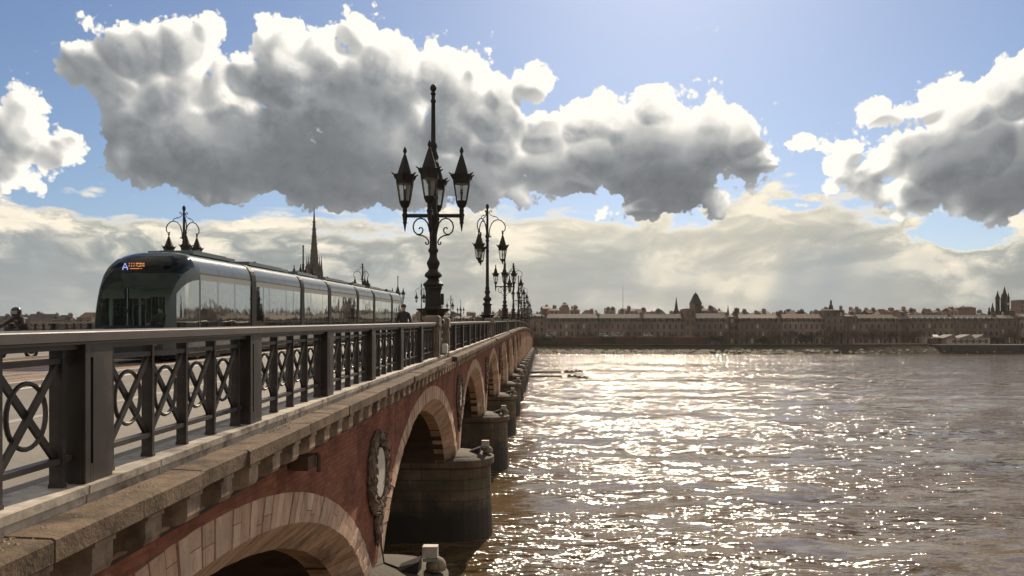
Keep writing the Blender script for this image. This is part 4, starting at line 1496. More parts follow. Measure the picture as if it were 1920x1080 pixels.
def nose(flip, name):
    """rounded cab end: grid of sections closing towards y = 0"""
    NY, NX = 22, 25
    ZB = .24
    def top(t):     # height of the centre line at distance t behind the tip
        pts = [(0, .95), (.05, 1.15), (.15, 1.52), (.30, 1.98), (.5, 2.42), (.8, 2.84), (1.15, 3.12), (1.55, 3.32), (2.0, 3.45), (2.3, 3.49), (2.6, 3.51)]
        for (a, za), (b, zb) in zip(pts[:-1], pts[1:]):
            if t <= b: return za + (zb - za) * (t - a) / (b - a)
        return 3.51
    def wid(t):
        q = min(1, t / 2.3)
        return 1.2 * (.87 + .13 * (1 - (1 - q) ** 2.4))
    grid = []
    ts = [0, .03, .08, .15, .24, .35, .48, .62, .78, .95, 1.12, 1.3, 1.48, 1.66, 1.84, 2.0, 2.14, 2.28, 2.4, 2.5, 2.6]
    full = [(-x, z) for x, z in SEC] + [(x, z) for x, z in reversed(SEC[:-1])]
    for t in ts:
        w, h = wid(t) / 1.2, top(t)
        row = []
        for x, z in full:
            zz = .22 + (z - .22) * (h - .22) / (3.51 - .22)
            # widen the shoulders of low sections so that the screen reads as a broad curved pane
            pw = 1 + 1.1 * (1 - min(1, t / 2.6)); xa = 1.2 * (1 - (1 - min(1, abs(x) / 1.2)) ** pw); x = math.copysign(xa, x) if x else 0
            row.append((x * w, t + .10 * (abs(x) / 1.2) ** 3 * (1 - min(1, t / 2.6)) * 2.2, zz))
        grid.append(row)
    n = len(full)
    groups = {'screen': [], 'side': [], 'shell': [], 'quarter': []}
    V = [p for r in grid for p in r]
    V = [(-x, TEND - y, z) if flip else (x, y, z) for x, y, z in V]
    for i in range(len(ts) - 1):
        for j in range(n - 1):
            f = (i * n + j, i * n + j + 1, (i + 1) * n + j + 1, (i + 1) * n + j)
            jj = min(j, n - 2 - j)
            zc = sum(V[q][2] for q in f) / 4
            if jj >= 8 and ts[i] < 2.1 and zc > 1.0: groups['screen'].append(f)
            elif jj in (4, 5, 6, 7) and .12 <= ts[i] < 2.2 and zc > 1.0 : groups['shell'].append(f)
            elif jj == 3 and .78 <= ts[i] < 2.48: groups['quarter'].append(f)
            else: groups['shell'].append(f)
    front = tuple(range(n))
    groups['shell'].append(front)
    def mk(nm, fs, mat, parent, smooth=True):
        used = sorted({q for f in fs for q in f}); mp = {q: k for k, q in enumerate(used)}
        m2 = MB(); m2.add([V[q] for q in used], [tuple(mp[q] for q in f) for f in fs])
        return tpart(nm, m2, mat, parent, smooth)
    sh = mk(name, groups['shell'], m_tbody, None)
    mk('windscreen', groups['screen'], m_wsglass, sh)
    mk('quarter_window', groups['quarter'], m_tglass, sh)
    def T(x, y, z): return (-x, TEND - y, z) if flip else (x, y, z)
    mb = MB()
    def bx(x0, x1, y0, y1, z0, z1):
        a, b = T(x0, y0, z0), T(x1, y1, z1)
        mb.box(min(a[0], b[0]), max(a[0], b[0]), min(a[1], b[1]), max(a[1], b[1]), z0, z1)
    bx(-.85, .85, .35, .8, .6, 1.12); bx(-.7, .7, .8, 1.0, .5, 1.05)
    tpart('dashboard', mb, m_black, sh)
    mb = MB(); bx(-1.1, 1.1, 1.0, 2.6, .34, .40); tpart('cab_floor', mb, m_int, sh)
    mb = MB(); bx(-1.05, 1.05, 1.9, 2.55, 2.55, 2.62); bx(-.9, .9, 1.62, 1.66, 2.30, 2.78)
    tpart('cab_header', mb, m_bell, sh)
    mb = MB()
    bx(-1.12, -.45, 2.56, 2.60, .4, .9); bx(-1.12, -.45, 2.56, 2.60, 2.0, 2.6); bx(-.8, -.74, 2.56, 2.60, .9, 2.0); bx(.75, 1.12, 2.56, 2.60, .4, 2.6); bx(-.45, .75, 2.56, 2.60, .4, 1.0); bx(-.45, .75, 2.56, 2.60, 2.05, 2.6); bx(.05, .30, 2.56, 2.60, 1.0, 2.05)
    tpart('cab_partition', mb, m_int, sh)
    mb = MB()
    for s in (-1, 1):
        bx(s * .72 - .14, s * .72 + .14, -.02 + .12, .10 + .12, .52, .66)
    tpart('headlight', mb, m_lens, sh)
    return sh


cab = nose(False, 'front_cab')
nose(True, 'rear_cab')
# wiper, mirror arm camera
mb = MB(); mb.tube([(.15, .10, 1.12), (-.1, .34, 1.65), (-.45, .42, 1.70)], .015, 5); tpart('wiper', mb, m_black, cab)

# destination display behind the top of the windscreen
def emis(name, c, s):
    m = bpy.data.materials.new(name); m.use_nodes = True
    b = m.node_tree.nodes['Principled BSDF']; b.inputs['Base Color'].default_value = (.01, .01, .01, 1)
    b.inputs['Emission Color'].default_value = (*c, 1); b.inputs['Emission Strength'].default_value = s
    return m


m_led_o = emis('orange_display_dots', (1.0, .30, .10), 1.2)
m_led_v = emis('violet_display_dots', (.45, .40, 1.0), 1.3)
disp = put('line_display', None, cab, (0, 0, tz(1.3)))
A_PIX = ["..##..", "..##..", ".#..#.", ".#..#.", "######", "#....#", "#....#"]
mb = MB()
dx, dz = .042, .042
def scr(x, z):     # slanted plane just behind the glass
    return (x, 1.12, z)
def dot(mb, x, z, w, h):
    x = -.62 + (x + .62) * .68; z = 3.00 + (z - 2.74) * .72; w *= .68; h *= .72
    p = [scr(x, z), scr(x + w, z), scr(x + w, z + h), scr(x, z + h)]
    q = [(a, b + .012, c) for a, b, c in p]
    mb.add(p + q, [(3, 2, 1, 0), (4, 5, 6, 7), (0, 1, 5, 4), (1, 2, 6, 5), (2, 3, 7, 6), (3, 0, 4, 7)])
for r, row in enumerate(A_PIX):
    for cidx, ch in enumerate(row):
        if ch == '#': dot(mb, -.62 + cidx * dx, 2.74 - r * dz, dx * .85, dz * .85)
tpart('route_letter', mb, m_led_v, disp)
mb = MB(); rg = random.Random(3)
for z, pat in ((2.735, [1, 0, 1, 0, 1, 0, 2, 2, 2, 2, 2, 2, 2]), (2.635, [1, 0, 1, 0, 1, 0, 2, 2, 2, 2, 2, 1, 2]), (2.535, [2] * 13)):
    x = -.33
    for k, q in enumerate(pat):
        if q:
            w = .036 if q == 1 else .050
            for zz in range(2 if z > 2.6 else 1):
                if rg.random() < .85: dot(mb, x, z + zz * .034, w, .024)
        x += .055
tpart('destination_text', mb, m_led_o, disp)


# ------------------------------------------------------------------ people
def figure(name, label, joints, edges, mats, regions, parent_loc, rz=0.0, cat='person', sub=2):
    """continuous body grown from a skeleton; regions(face centre) -> material index"""
    me = bpy.data.meshes.new(name)
    keys = list(joints)
    me.from_pydata([joints[k][0] for k in keys], [(keys.index(a), keys.index(b)) for a, b in edges], [])
    o = bpy.data.objects.new(name, me); COL.objects.link(o)
    sk = o.modifiers.new('skin', 'SKIN'); sk.use_smooth_shade = True
    for i, k in enumerate(keys):
        r = joints[k][1]
        me.skin_vertices[0].data[i].radius = r if isinstance(r, tuple) else (r, r)
    me.skin_vertices[0].data[0].use_root = True
    ss = o.modifiers.new('sub', 'SUBSURF'); ss.levels = sub; ss.render_levels = sub
    dg = bpy.context.evaluated_depsgraph_get()
    nm = bpy.data.meshes.new_from_object(o.evaluated_get(dg))
    o.modifiers.clear(); o.data = nm
    nm.materials.clear()
    for m in mats: nm.materials.append(m)
    for p in nm.polygons:
        p.material_index = regions(p.center); p.use_smooth = True
    o.location = parent_loc; o.rotation_euler[2] = rz
    o['label'] = label; o['category'] = cat
    return o


m_skin = simple('skin', (.38, .22, .16), .55, 0, .1, 10)
m_coat = simple('dark_coat', (.035, .028, .028), .8, 0, .3, 8, .004, 30)
m_trs = simple('dark_trousers', (.02, .02, .025), .8, 0, .2, 10)
m_helm = simple('helmet_shell', (.05, .045, .045), .22, 0, .15, 6)
m_hat = simple('wool_hat', (.12, .045, .04), .9, 0, .2, 30)
m_bag = simple('backpack_cloth', (.20, .17, .15), .75, 0, .4, 9)


def hand(mb, wrist, dirv, side, curl=.9):
    """palm and five bent fingers"""
    d = Vector(dirv).normalized(); s = Vector(side).normalized(); n = d.cross(s)
    w = Vector(wrist)
    mb.ring_sweep([[w + d * t + s * (a * r) + n * (b * .014) for a, b in ((-1, -1), (1, -1), (1, 1), (-1, 1))] for t, r in ((0, .024), (.03, .036), (.085, .042))])
    for k, L in enumerate((.062, .074, .080, .070)):
        p = w + d * .083 + s * (.030 - .020 * k)
        q = p + d * L * .45 - n * L * .12; r = q + (d * math.cos(curl) - n * math.sin(curl)) * L * .35; e = r + (d * math.cos(curl * 1.8) - n * math.sin(curl * 1.8)) * L * .28
        mb.tube([p, q, r, e], [.0095, .009, .008, .006], 6)
    p = w + d * .03 + s * .034
    mb.tube([p, p + d * .028 + s * .022 - n * .01, p + d * .055 + s * .020 - n * .028], [.012, .010, .008], 6)


# pedestrian behind the handrail: bulky dark coat, hat, walking towards the camera
j = dict(
    pelvis=((0, 0, .95), (.17, .12)), belly=((0, .0, 1.10), (.175, .13)), chest=((0, .01, 1.30), (.20, .14)), neckb=((0, .0, 1.46), (.12, .09)), neck=((0, -.005, 1.52), .062), chin=((0, -.02, 1.585), (.070, .082)), head=((0, -.02, 1.67), (.082, .098)), crown=((0, -.015, 1.745), (.060, .070)),
    shl=((-.19, .01, 1.43), .085), shr=((.19, .01, 1.43), .085), ell=((-.27, .02, 1.16), .062), elr=((.27, .04, 1.16), .062), wrl=((-.25, -.10, .94), .038), wrr=((.26, -.02, .92), .038),
    hpl=((-.10, 0, .88), .105), hpr=((.10, 0, .88), .105), knl=((-.11, -.10, .50), .068), knr=((.10, .06, .50), .068), anl=((-.11, -.06, .09), .045), anr=((.10, .24, .12), .045), tol=((-.12, -.20, .05), .038), tor=((.11, .12, .05), .038))
e = [('pelvis', 'belly'), ('belly', 'chest'), ('chest', 'neckb'), ('neckb', 'neck'), ('neck', 'chin'), ('chin', 'head'), ('head', 'crown'), ('neckb', 'shl'), ('neckb', 'shr'), ('shl', 'ell'), ('shr', 'elr'), ('ell', 'wrl'), ('elr', 'wrr'), ('pelvis', 'hpl'), ('pelvis', 'hpr'), ('hpl', 'knl'), ('hpr', 'knr'), ('knl', 'anl'), ('knr', 'anr'), ('anl', 'tol'), ('anr', 'tor')]
py_ = 33.6
ped = figure('person', 'person in a dark coat and reddish hat on the footway left of the big lamp', j, e, [m_coat, m_skin, m_trs],
             lambda c: 2 if c.z < .80 else (1 if c.z > 1.53 else 0), (-5.45, py_, up(py_) - 1.17), math.radians(8))
mb = MB(); mb.lathe([(.098, 1.695), (.106, 1.72), (.103, 1.76), (.085, 1.80), (.045, 1.825), (0, 1.83)], 14, (0, -.015)); mb.build('hat', m_hat, ped, smooth=True)
mb = MB(); mb.lathe([(.10, 1.44), (.115, 1.48), (.10, 1.53), (.07, 1.54)], 12); mb.build('collar', m_coat, ped, smooth=True)
mb = MB(); mb.tube([(0, -.112, 1.68), (0, -.135, 1.645), (0, -.118, 1.635)], [.010, .016, .012], 6)
for s in (-1, 1):
    mb.lathe([(.004, 1.64), (.013, 1.655), (.014, 1.675), (.004, 1.69)], 6, (s * .086, -.005))
mb.build('face_features', m_skin, ped, smooth=True)
mb = MB(); hand(mb, (-.25, -.11, .93), (-.02, -.25, -.95), (0, 1, -.1), .5); hand(mb, (.26, -.03, .91), (.0, -.15, -.98), (0, 1, -.1), .5); mb.build('hands', m_skin, ped, smooth=True)

# scooter and rider on the far lane, coming this way
SY = 27.6; SXX = -17.35
m_scoot = simple('scooter_paint', (.02, .02, .022), .25, .0, .1, 4)
sc_ = thing('scooter', 'black motor scooter coming along the far lane left of the tram', 'scooter', (SXX, SY, up(SY) - 1.30), math.radians(-14))
for nm, y in (('front_wheel', -.62), ('rear_wheel', .62)):
    mb = MB(); mb.tube([(0, y + .22 * math.cos(2 * math.pi * k / 20), .27 + .22 * math.sin(2 * math.pi * k / 20)) for k in range(20)], .055, 8, loop=True); mb.tube([(-.05, y, .27), (.05, y, .27)], .10, 12)
    mb.build(nm, m_black, sc_, smooth=True)
mb = MB()
mb.ring_sweep([[(x * w, y, z) for x, z in ((-1, z0), (1, z0), (.9, z1), (-.9, z1))] for y, w, z0, z1 in ((-.42, .17, .30, .42), (.0, .17, .28, .38), (.15, .16, .30, .70), (.45, .17, .48, .80), (.80, .13, .58, .80), (.95, .06, .66, .76))])
mb.ring_sweep([[(x * w, y, z) for x, y in ((-1, y0 + .06), (-.6, y0 - .04), (0, y0 - .08), (.6, y0 - .04), (1, y0 + .06), (.8, y0 + .10), (-.8, y0 + .10))] for z, w, y0 in ((.36, .13, -.42), (.55, .20, -.50), (.75, .20, -.50), (.95, .13, -.44), (1.02, .08, -.38))])
mb.ring_sweep([[(x, -.62 + y, z + .0) for x, y in ((-.08, -.2), (.08, -.2), (.08, .2), (-.08, .2))] for z in (.50, .56)])
mb.build('body', m_scoot, sc_)
mb = MB(); mb.tube([(0, -.62, .27), (0, -.42, .95)], .03, 6); mb.tube([(-.34, -.30, 1.06), (-.12, -.40, 1.04), (.12, -.40, 1.04), (.34, -.30, 1.06)], .017, 6); mb.build('handlebar', m_black, sc_)
mb = MB(); mb.lathe([(.0, .0), (.07, .0), (.08, .02), (.06, .07)], 12); me_hl = mb.mesh('headlight', m_lens); h_ = put('headlight', me_hl, sc_, (0, -.50, .96)); h_.rotation_euler[0] = math.radians(90)
for s in (-1, 1):
    mb = MB(); mb.tube([(s * .28, -.32, 1.06), (s * .36, -.36, 1.22)], .008, 4); mb.lathe([(.01, 1.20), (.055, 1.22), (.055, 1.28), (.01, 1.30)], 8, (s * .37, -.36)); mb.build('mirror', m_black, sc_)
mb = MB(); mb.ring_sweep([[(x * w, y, z) for x, z in ((-1, .79), (1, .79), (.8, .87), (-.8, .87))] for y, w in ((.12, .12), (.3, .16), (.6, .16), (.85, .11))]); mb.build('seat', m_black, sc_)
j = dict(
    pelvis=((0, .33, .93), (.16, .13)), belly=((0, .28, 1.08), (.15, .12)), chest=((0, .18, 1.26), (.19, .13)), neckb=((0, .10, 1.38), (.11, .09)), neck=((0, .06, 1.43), .06), head=((0, .02, 1.50), (.08, .09)), crown=((0, .0, 1.60), (.07, .08)),
    shl=((-.19, .10, 1.34), .075), shr=((.19, .10, 1.34), .075), ell=((-.37, -.06, 1.18), .052), elr=((.38, -.05, 1.17), .052), wrl=((-.33, -.27, 1.09), .033), wrr=((.33, -.27, 1.09), .033),
    hpl=((-.10, .28, .92), .10), hpr=((.10, .28, .92), .10), knl=((-.19, -.14, .86), .07), knr=((.19, -.14, .86), .07), anl=((-.16, -.12, .42), .045), anr=((.16, -.12, .42), .045), tol=((-.17, -.27, .37), .038), tor=((.17, -.27, .37), .038))
e2 = [q for q in e if 'chin' not in q] + [('neck', 'head')]
rider = figure('person', 'person in dark jacket and helmet riding a scooter behind the railing at the far left', j, e2, [m_coat, m_skin, m_trs],
               lambda c: 1 if (c.z > 1.44 and abs(c.x) < .12) else (2 if c.z < .98 else 0), (SXX, SY, up(SY) - 1.30), math.radians(-14))
mb = MB(); mb.ring_sweep([[(r * 1.0 * math.cos(a) , .02 + r * 1.18 * math.sin(a), z) for a in [2 * math.pi * k / 16 for k in range(16)]] for r, z in ((.10, 1.42), (.130, 1.46), (.145, 1.53), (.148, 1.60), (.135, 1.66), (.10, 1.71), (.05, 1.735), (.005, 1.74))]); hm = mb.build('helmet', m_helm, rider, smooth=True)
mb = MB(); vs = []
for z, r in ((1.50, .146), (1.56, .152), (1.61, .150)):
    vs += [(r * math.cos(a), .02 + r * 1.19 * math.sin(a), z) for a in [math.radians(-150 + 12 * k) for k in range(11)]]
mb.add(vs, [(r * 11 + k, r * 11 + k + 1, (r + 1) * 11 + k + 1, (r + 1) * 11 + k) for r in range(2) for k in range(10)])
mb.build('visor', m_lens, hm, smooth=True)
mb = MB(); mb.ring_sweep([[(x * .15 * w, .30 + q + y * .09, z) for x, y in ((-1, -1), (1, -1), (1.05, .4), (.6, 1), (-.6, 1), (-1.05, .4))] for z, w, q in ((.98, .8, .16), (1.05, 1, .14), (1.25, 1, .06), (1.36, .9, .01), (1.41, .6, -.02))])
mb.build('backpack', m_bag, rider)
mb = MB(); hand(mb, (-.33, -.25, 1.10), (.1, -.9, -.2), (1, .1, 0), 1.1); hand(mb, (.33, -.25, 1.10), (-.1, -.9, -.2), (-1, .1, 0), 1.1); mb.build('gloves', m_trs, rider)

# tram driver at the controls
j = dict(
    pelvis=((0, 0, .55), (.16, .13)), belly=((0, 0, .72), (.15, .12)), chest=((0, .0, .92), (.19, .13)), neckb=((0, -.02, 1.06), (.11, .09)), neck=((0, -.03, 1.12), .058), head=((0, -.05, 1.21), (.078, .095)), crown=((0, -.04, 1.31), (.065, .08)),
    shl=((-.18, -.02, 1.02), .07), shr=((.18, -.02, 1.02), .07), ell=((-.26, -.14, .80), .05), elr=((.28, -.12, .80), .05), wrl=((-.20, -.38, .78), .032), wrr=((.20, -.38, .78), .032),
    hpl=((-.10, -.04, .53), .09), hpr=((.10, -.04, .53), .09), knl=((-.12, -.42, .52), .065), knr=((.12, -.42, .52), .065), anl=((-.12, -.48, .12), .045), anr=((.12, -.48, .12), .045), tol=((-.12, -.62, .06), .036), tor=((.12, -.62, .06), .036))
drv = figure('person', 'tram driver in dark clothes seated behind the windscreen', j, e2, [m_coat, m_skin, m_trs], lambda c: 1 if c.z > 1.12 else (2 if c.z < .6 else 0), (TX0 + .35, TY + 1.62, up(TY) - 1.285 + .42))
mb = MB(); mb.lathe([(.085, 1.22), (.092, 1.28), (.085, 1.34), (.05, 1.37), (0, 1.38)], 12, (0, -.03)); mb.build('hair', m_trs, drv, smooth=True)
mb = MB(); hand(mb, (-.20, -.37, .79), (.1, -.9, -.1), (1, 0, 0), 1); hand(mb, (.20, -.37, .79), (-.1, -.9, -.1), (-1, 0, 0), 1); mb.build('hands', m_skin, drv)

# ------------------------------------------------------------------ far bank
BY = 455.0


def PX(px, y=BY): return (px - VPX) / FOC * y
def PZ(py, y=BY): return EYE + (HOR - py) / FOC * y


m_lime = simple('limestone_front', (.25, .19, .155), .9, 0, .3, .12, 0, 1, .05, .2, objrand=.30, dirt=(.13, .095, .08), dscale=.10)
m_win = simple('window_glass_dark', (.035, .037, .04), .2, 0, .3, 3)
m_shut = simple('pale_window', (.42, .39, .34), .5, 0, .2, 3)
m_brickfar = simple('old_render', (.20, .14, .11), .9, 0, .35, .2, 0, 1, .05, .2, objrand=.3)
m_wallred = simple('quay_wall_stone', (.085, .045, .036), .9, 0, .3, .3, 0, 1, .05, .2, dirt=(.05, .04, .03), dscale=.2)
m_bank = simple('muddy_bank', (.036, .033, .022), .95, 0, .5, .25, .25, .8, .03, .1, dirt=(.035, .03, .02), dscale=.3)
m_grass = simple('bank_grass', (.10, .10, .045), .95, 0, .4, .3)
m_ground = simple('city_ground', (.16, .14, .12), .95, 0, .3, .05)
m_rock = simple('pale_riprap', (.50, .45, .37), .85, 0, .4, 1.0, 0, 1, .05, .3, objrand=.1)
m_bark = simple('bark', (.055, .040, .032), .9, 0, .3, 3)
m_twig = simple('bare_twigs', (.085, .058, .045), .9, 0, .35, .4, objrand=.35)
m_everg = simple('dark_foliage', (.035, .038, .020), .8, 0, .4, .5, objrand=.3)

# ground beyond the bank and the bank itself
mb = MB()
xs = [-2500, -1200, -700] + [-640 + 8 * k for k in range(160)] + [900, 1500, 2600]
rg = random.Random(21)
rows = [(418, -1.5), (421.5, .0), (424, .9), (428, 2.2), (433, 3.6), (438, 4.3), (440, 4.6)]
vs = []
for y, z in rows:
    for x in xs:
        w = rg.uniform(-1, 1)
        vs.append((x, y + (w * .9 if 419 < y < 436 else 0) + 1.5 * math.sin(x * .02), z + (w * .25 if .5 < z < 4 else 0)))
n = len(xs)
mb.add(vs, [(r * n + k, r * n + k + 1, (r + 1) * n + k + 1, (r + 1) * n + k) for r in range(len(rows) - 1) for k in range(n - 1)])
mb.build('river_bank', m_bank, kind='structure', smooth=True)
mb = MB(); mb.add([(-5000, 436, 4.45), (5000, 436, 4.45), (5000, 6500, 4.45), (-5000, 6500, 4.45)], [(0, 1, 2, 3)]); mb.build('ground', m_ground, kind='structure')
mb = MB(); mb.box(PX(1085), PX(1700), 438.2, 439.4, 4.3, 4.95); mb.build('grass_verge', m_grass, kind='structure')

# stones along the waterline: pale wet rip-rap
rk = MB()
for k in range(900):
    px = rg.choice([rg.uniform(1008, 1330), rg.uniform(1008, 1500), rg.uniform(1008, 1900)])
    x = PX(px, 422); y = rg.uniform(420.3, 427); r = rg.uniform(.25, 1.0)
    z = (y - 421.5) * .36 + rg.uniform(-.1, .2)
    c = [(x + r * 1.6 * math.cos(a) * rg.uniform(.6, 1.1), y + r * math.sin(a) * rg.uniform(.6, 1.1), z - .2) for a in [1.05 * q for q in range(6)]]
    tp = [(x + r * .9 * math.cos(a) * rg.uniform(.5, 1.0), y + .6 * r * math.sin(a), z + r * rg.uniform(.25, .5)) for a in [1.05 * q for q in range(6)]]
    rk.ring_sweep([c, tp])
rk.build('riprap_stones', m_rock, kind='stuff')

# quay walls
qw = thing('quay_wall', 'long dark reddish quay wall under the buildings left of the pointed spire', 'wall', (PX(1000, 441), 441, 4))
L0 = PX(1325, 441) - PX(1000, 441)
mb = MB(); mb.box(0, L0, 0, 1.5, 0, 4.5); mb.build('wall', m_wallred, qw)
mb = MB(); mb.box(-.2, L0 + .2, -.2, 1.7, 4.5, 4.75); mb.build('coping', m_lime, qw)
mb = MB()
for k in range(24): mb.box(2 + k * L0 / 24, 2.8 + k * L0 / 24, -.25, 0, 0, 4.4)
mb.build('buttress', m_wallred, qw, kind='stuff')
qw2 = thing('quay_wall', 'dark vertical quay wall at the waterline below the pavilion with zigzag roofs', 'wall', (PX(1765, 424), 424, 0))
L0 = 160.0
mb = MB(); mb.box(0, L0, 0, 14, -1.5, 4.6); mb.build('wall', simple('wet_quay_stone', (.04, .034, .028), .8, 0, .4, .3), qw2)
mb = MB(); mb.box(-.2, L0, -.15, 14, 4.6, 4.85); mb.build('coping', m_shut, qw2)
mb = MB()
for k in range(12): mb.box(5 + k * 12, 5.5 + k * 12, -.4, -.001, -1, 4.3)
mb.build('fender', m_black, qw2, kind='stuff')
qw3 = thing('retaining_wall', 'low pale topped terrace edge on the bank between the long buildings and the pavilion', 'wall', (PX(1600, 438), 438.0, 4.2))
mb = MB(); mb.box(0, PX(1765, 438) - PX(1600, 438), 0, 1, 0, 1.0); mb.build('wall', m_brickfar, qw3)
mb = MB(); mb.box(0, PX(1765, 438) - PX(1600, 438), -.1, 1.1, 1.0, 1.2); mb.build('coping', m_shut, qw3)

# window meshes shared by the facades
wm_ = MB(); wm_.box(-.5, .5, -.02, .10, 0, 1.9); wm_.box(-.6, .6, -.14, -.02, -.15, 0); wm_.box(-.62, -.5, -.08, 0, 0, 1.9); wm_.box(.5, .62, -.08, 0, 0, 1.9)


def chimney_mesh(w, h):
    mb = MB(); mb.box(-w / 2, w / 2, -.5, .5, 0, h); mb.box(-w / 2 - .1, w / 2 + .1, -.6, .6, h, h + .25)
    for k in range(max(2, int(w / .6))): mb.box(-w / 2 + .15 + k * .6, -w / 2 + .45 + k * .6, -.15, .15, h + .25, h + .8)
    return mb.mesh('chimney', m_brickfar)


ch_a, ch_b = chimney_mesh(1.4, 2.0), chimney_mesh(2.2, 2.6)
dm = MB(); dm.box(-.75, .75, -.9, 1.0, 0, 1.75); dm.ring_sweep([[(-.9, -1.05, 1.75), (.9, -1.05, 1.75), (0, -1.05, 2.3)], [(-.9, 1.2, 1.75), (.9, 1.2, 1.75), (0, 1.2, 2.3)]])
me_dorm = dm.mesh('dormer', m_lime)
dp = MB(); dp.box(-.5, .5, -.97, -.91, .2, 1.6); me_dpane = dp.mesh('pane', m_win)


def quay_building(label, px0, px1, z_cor, z_man, z_top, y=BY, group='stone fronts along the far quay', floors=3, dep=14.0, wall=None, seed=0, zb=4.4, windows=True, roofmat=None):
    rg = random.Random(seed + int(px0))
    x0, x1 = PX(px0, y), PX(px1, y); L = x1 - x0
    t = thing('quay_building', label, 'building', (x0, y, zb), 0, group)
    H = z_cor - zb
    mb = MB(); mb.box(0, L, 0, dep, 0, H); mb.box(-.15, L + .15, -.45, dep, H, H + .35); mb.box(0, L, -.18, 0, H * .36, H * .36 + .3)
    nb = max(2, int(L / 2.9)); sp = L / nb
    for k in range(0, nb + 1, 1): mb.box(max(0, k * sp - .18), min(L, k * sp + .18), -.16, -.001, H * .36 + .31, H - .01)
    mb.build('wall', wall or m_lime, t)
    if windows:
        wn = MB(); sh = MB(); fh = H / floors
        for f in range(floors):
            for k in range(nb):
                c = k * sp + sp / 2; zz = f * fh + fh * .22; hh = fh * .55
                if f == 0 and rg.random() < .5: hh = fh * .66
                tgt = sh if rg.random() < .10 else wn
                tgt.box(c - .55, c + .55, -.06, .05, zz, zz + hh)
                wn.box(c - .7, c + .7, -.22, -.061, zz - .18, zz - .04)
        wn.build('windows', m_win, t, kind='stuff')
        if sh.v: sh.build('shutters', m_shut, t, kind='stuff')
    hm = z_man - z_cor - .35
    if hm > .3:
        mb = MB(); mb.ring_sweep([[(0, .1, H + .35), (L, .1, H + .35), (L, dep, H + .35), (0, dep, H + .35)], [(.3, 1.1, H + .35 + hm), (L - .3, 1.1, H + .35 + hm), (L - .3, dep - 1, H + .35 + hm), (.3, dep - 1, H + .35 + hm)]])
        mb.build('mansard', m_slate, t)
    z1 = z_man - zb; ht = z_top - z_man
    # upper roof in sections between party walls
    nsec = max(1, int(L / 16)); xs_ = [L * k / nsec for k in range(nsec + 1)]
    for a, b in zip(xs_[:-1], xs_[1:]):
        mb = MB(); e = .9
        mb.ring_sweep([[(a + .25, .8, z1), (b - .25, .8, z1), (b - .25, dep - .8, z1), (a + .25, dep - .8, z1)], [(a + .3 + e, dep * .45, z1 + ht), (b - .3 - e * rg.random(), dep * .45, z1 + ht), (b - .3 - e, dep * .5, z1 + ht), (a + .3 + e, dep * .5, z1 + ht)]])
        mb.build('roof', roofmat or m_zinc, t)
        put('chimney', rg.choice([ch_a, ch_b]), t, (b - .3, dep * rg.uniform(.3, .6), z1 + ht * .3))
    if hm > 1.5:
        for k in range(nb):
            d_ = put('dormer', me_dorm, t, (k * sp + sp / 2, 1.0, H + .40)); 
            put('pane', me_dpane, d_)
    return t


zc, zm, zt = PZ(605), PZ(596.5), PZ(588)
quay_building('leftmost long stone quay building with dark mansard roof right of the bridge lamps', 1024, 1122, zc, zm, zt, seed=1)
quay_building('stone quay building with pale roof sections below the thin mast', 1123, 1205, zc, zm, zt, seed=2)
quay_building('stone quay building with pale roof just left of the slender dark spire', 1206, 1284, zc, zm, zt, seed=3)
quay_building('tall narrow dark stone block standing in front of the pyramid roofed tower', 1285, 1304, PZ(580), PZ(580), PZ(578.5), y=452, floors=4, seed=4, wall=m_brickfar)
quay_building('stone quay building with pale hipped roof right of the pyramid roofed tower', 1305, 1367, zc, zm, PZ(587), seed=5)
quay_building('narrow recessed gabled house between two long quay buildings', 1369, 1383, PZ(595), PZ(595), PZ(589), y=459, floors=4, seed=6, wall=m_brickfar)
quay_building('long stone quay building with brown roof left of the small domed tower, left half', 1385, 1466, zc, zm, PZ(589), seed=7, roofmat=m_tile)
quay_building('long stone quay building with brown roof left of the small domed tower, right half', 1467, 1547, zc, zm, PZ(588), seed=8, roofmat=m_tile)
quay_building('tall plain block with flat roof below the small domed tower', 1548, 1583, PZ(583), PZ(583), PZ(580), y=453, floors=5, seed=9)
quay_building('low ochre house right of the tall plain block', 1584, 1607, PZ(594), PZ(594), PZ(590), floors=4, seed=10, wall=m_brickfar)
quay_building('stone quay building with low hipped roof left of the gap with a dark tree', 1608, 1687, zc, zm, PZ(589), seed=11)
quay_building('long stone quay building behind the pavilion, left half', 1706, 1790, PZ(604), PZ(597), PZ(590), seed=12, roofmat=m_slate)
quay_building('long stone quay building behind the pavilion, right half', 1791, 1874, PZ(604), PZ(597), PZ(590), seed=13, roofmat=m_slate)
quay_building('stone front below the gothic gate towers', 1875, 1909, PZ(598), PZ(598), PZ(590), seed=14, wall=m_brickfar)
quay_building('stone quay building at the right edge of the picture', 1911, 1990, PZ(602), PZ(595), PZ(588), seed=15)
for k in range(4):
    quay_building('stone quay building beyond the right edge, number %s along the row' % ORD[k], 1992 + k * 82, 2070 + k * 82, zc, zm, zt, seed=20 + k, windows=False)
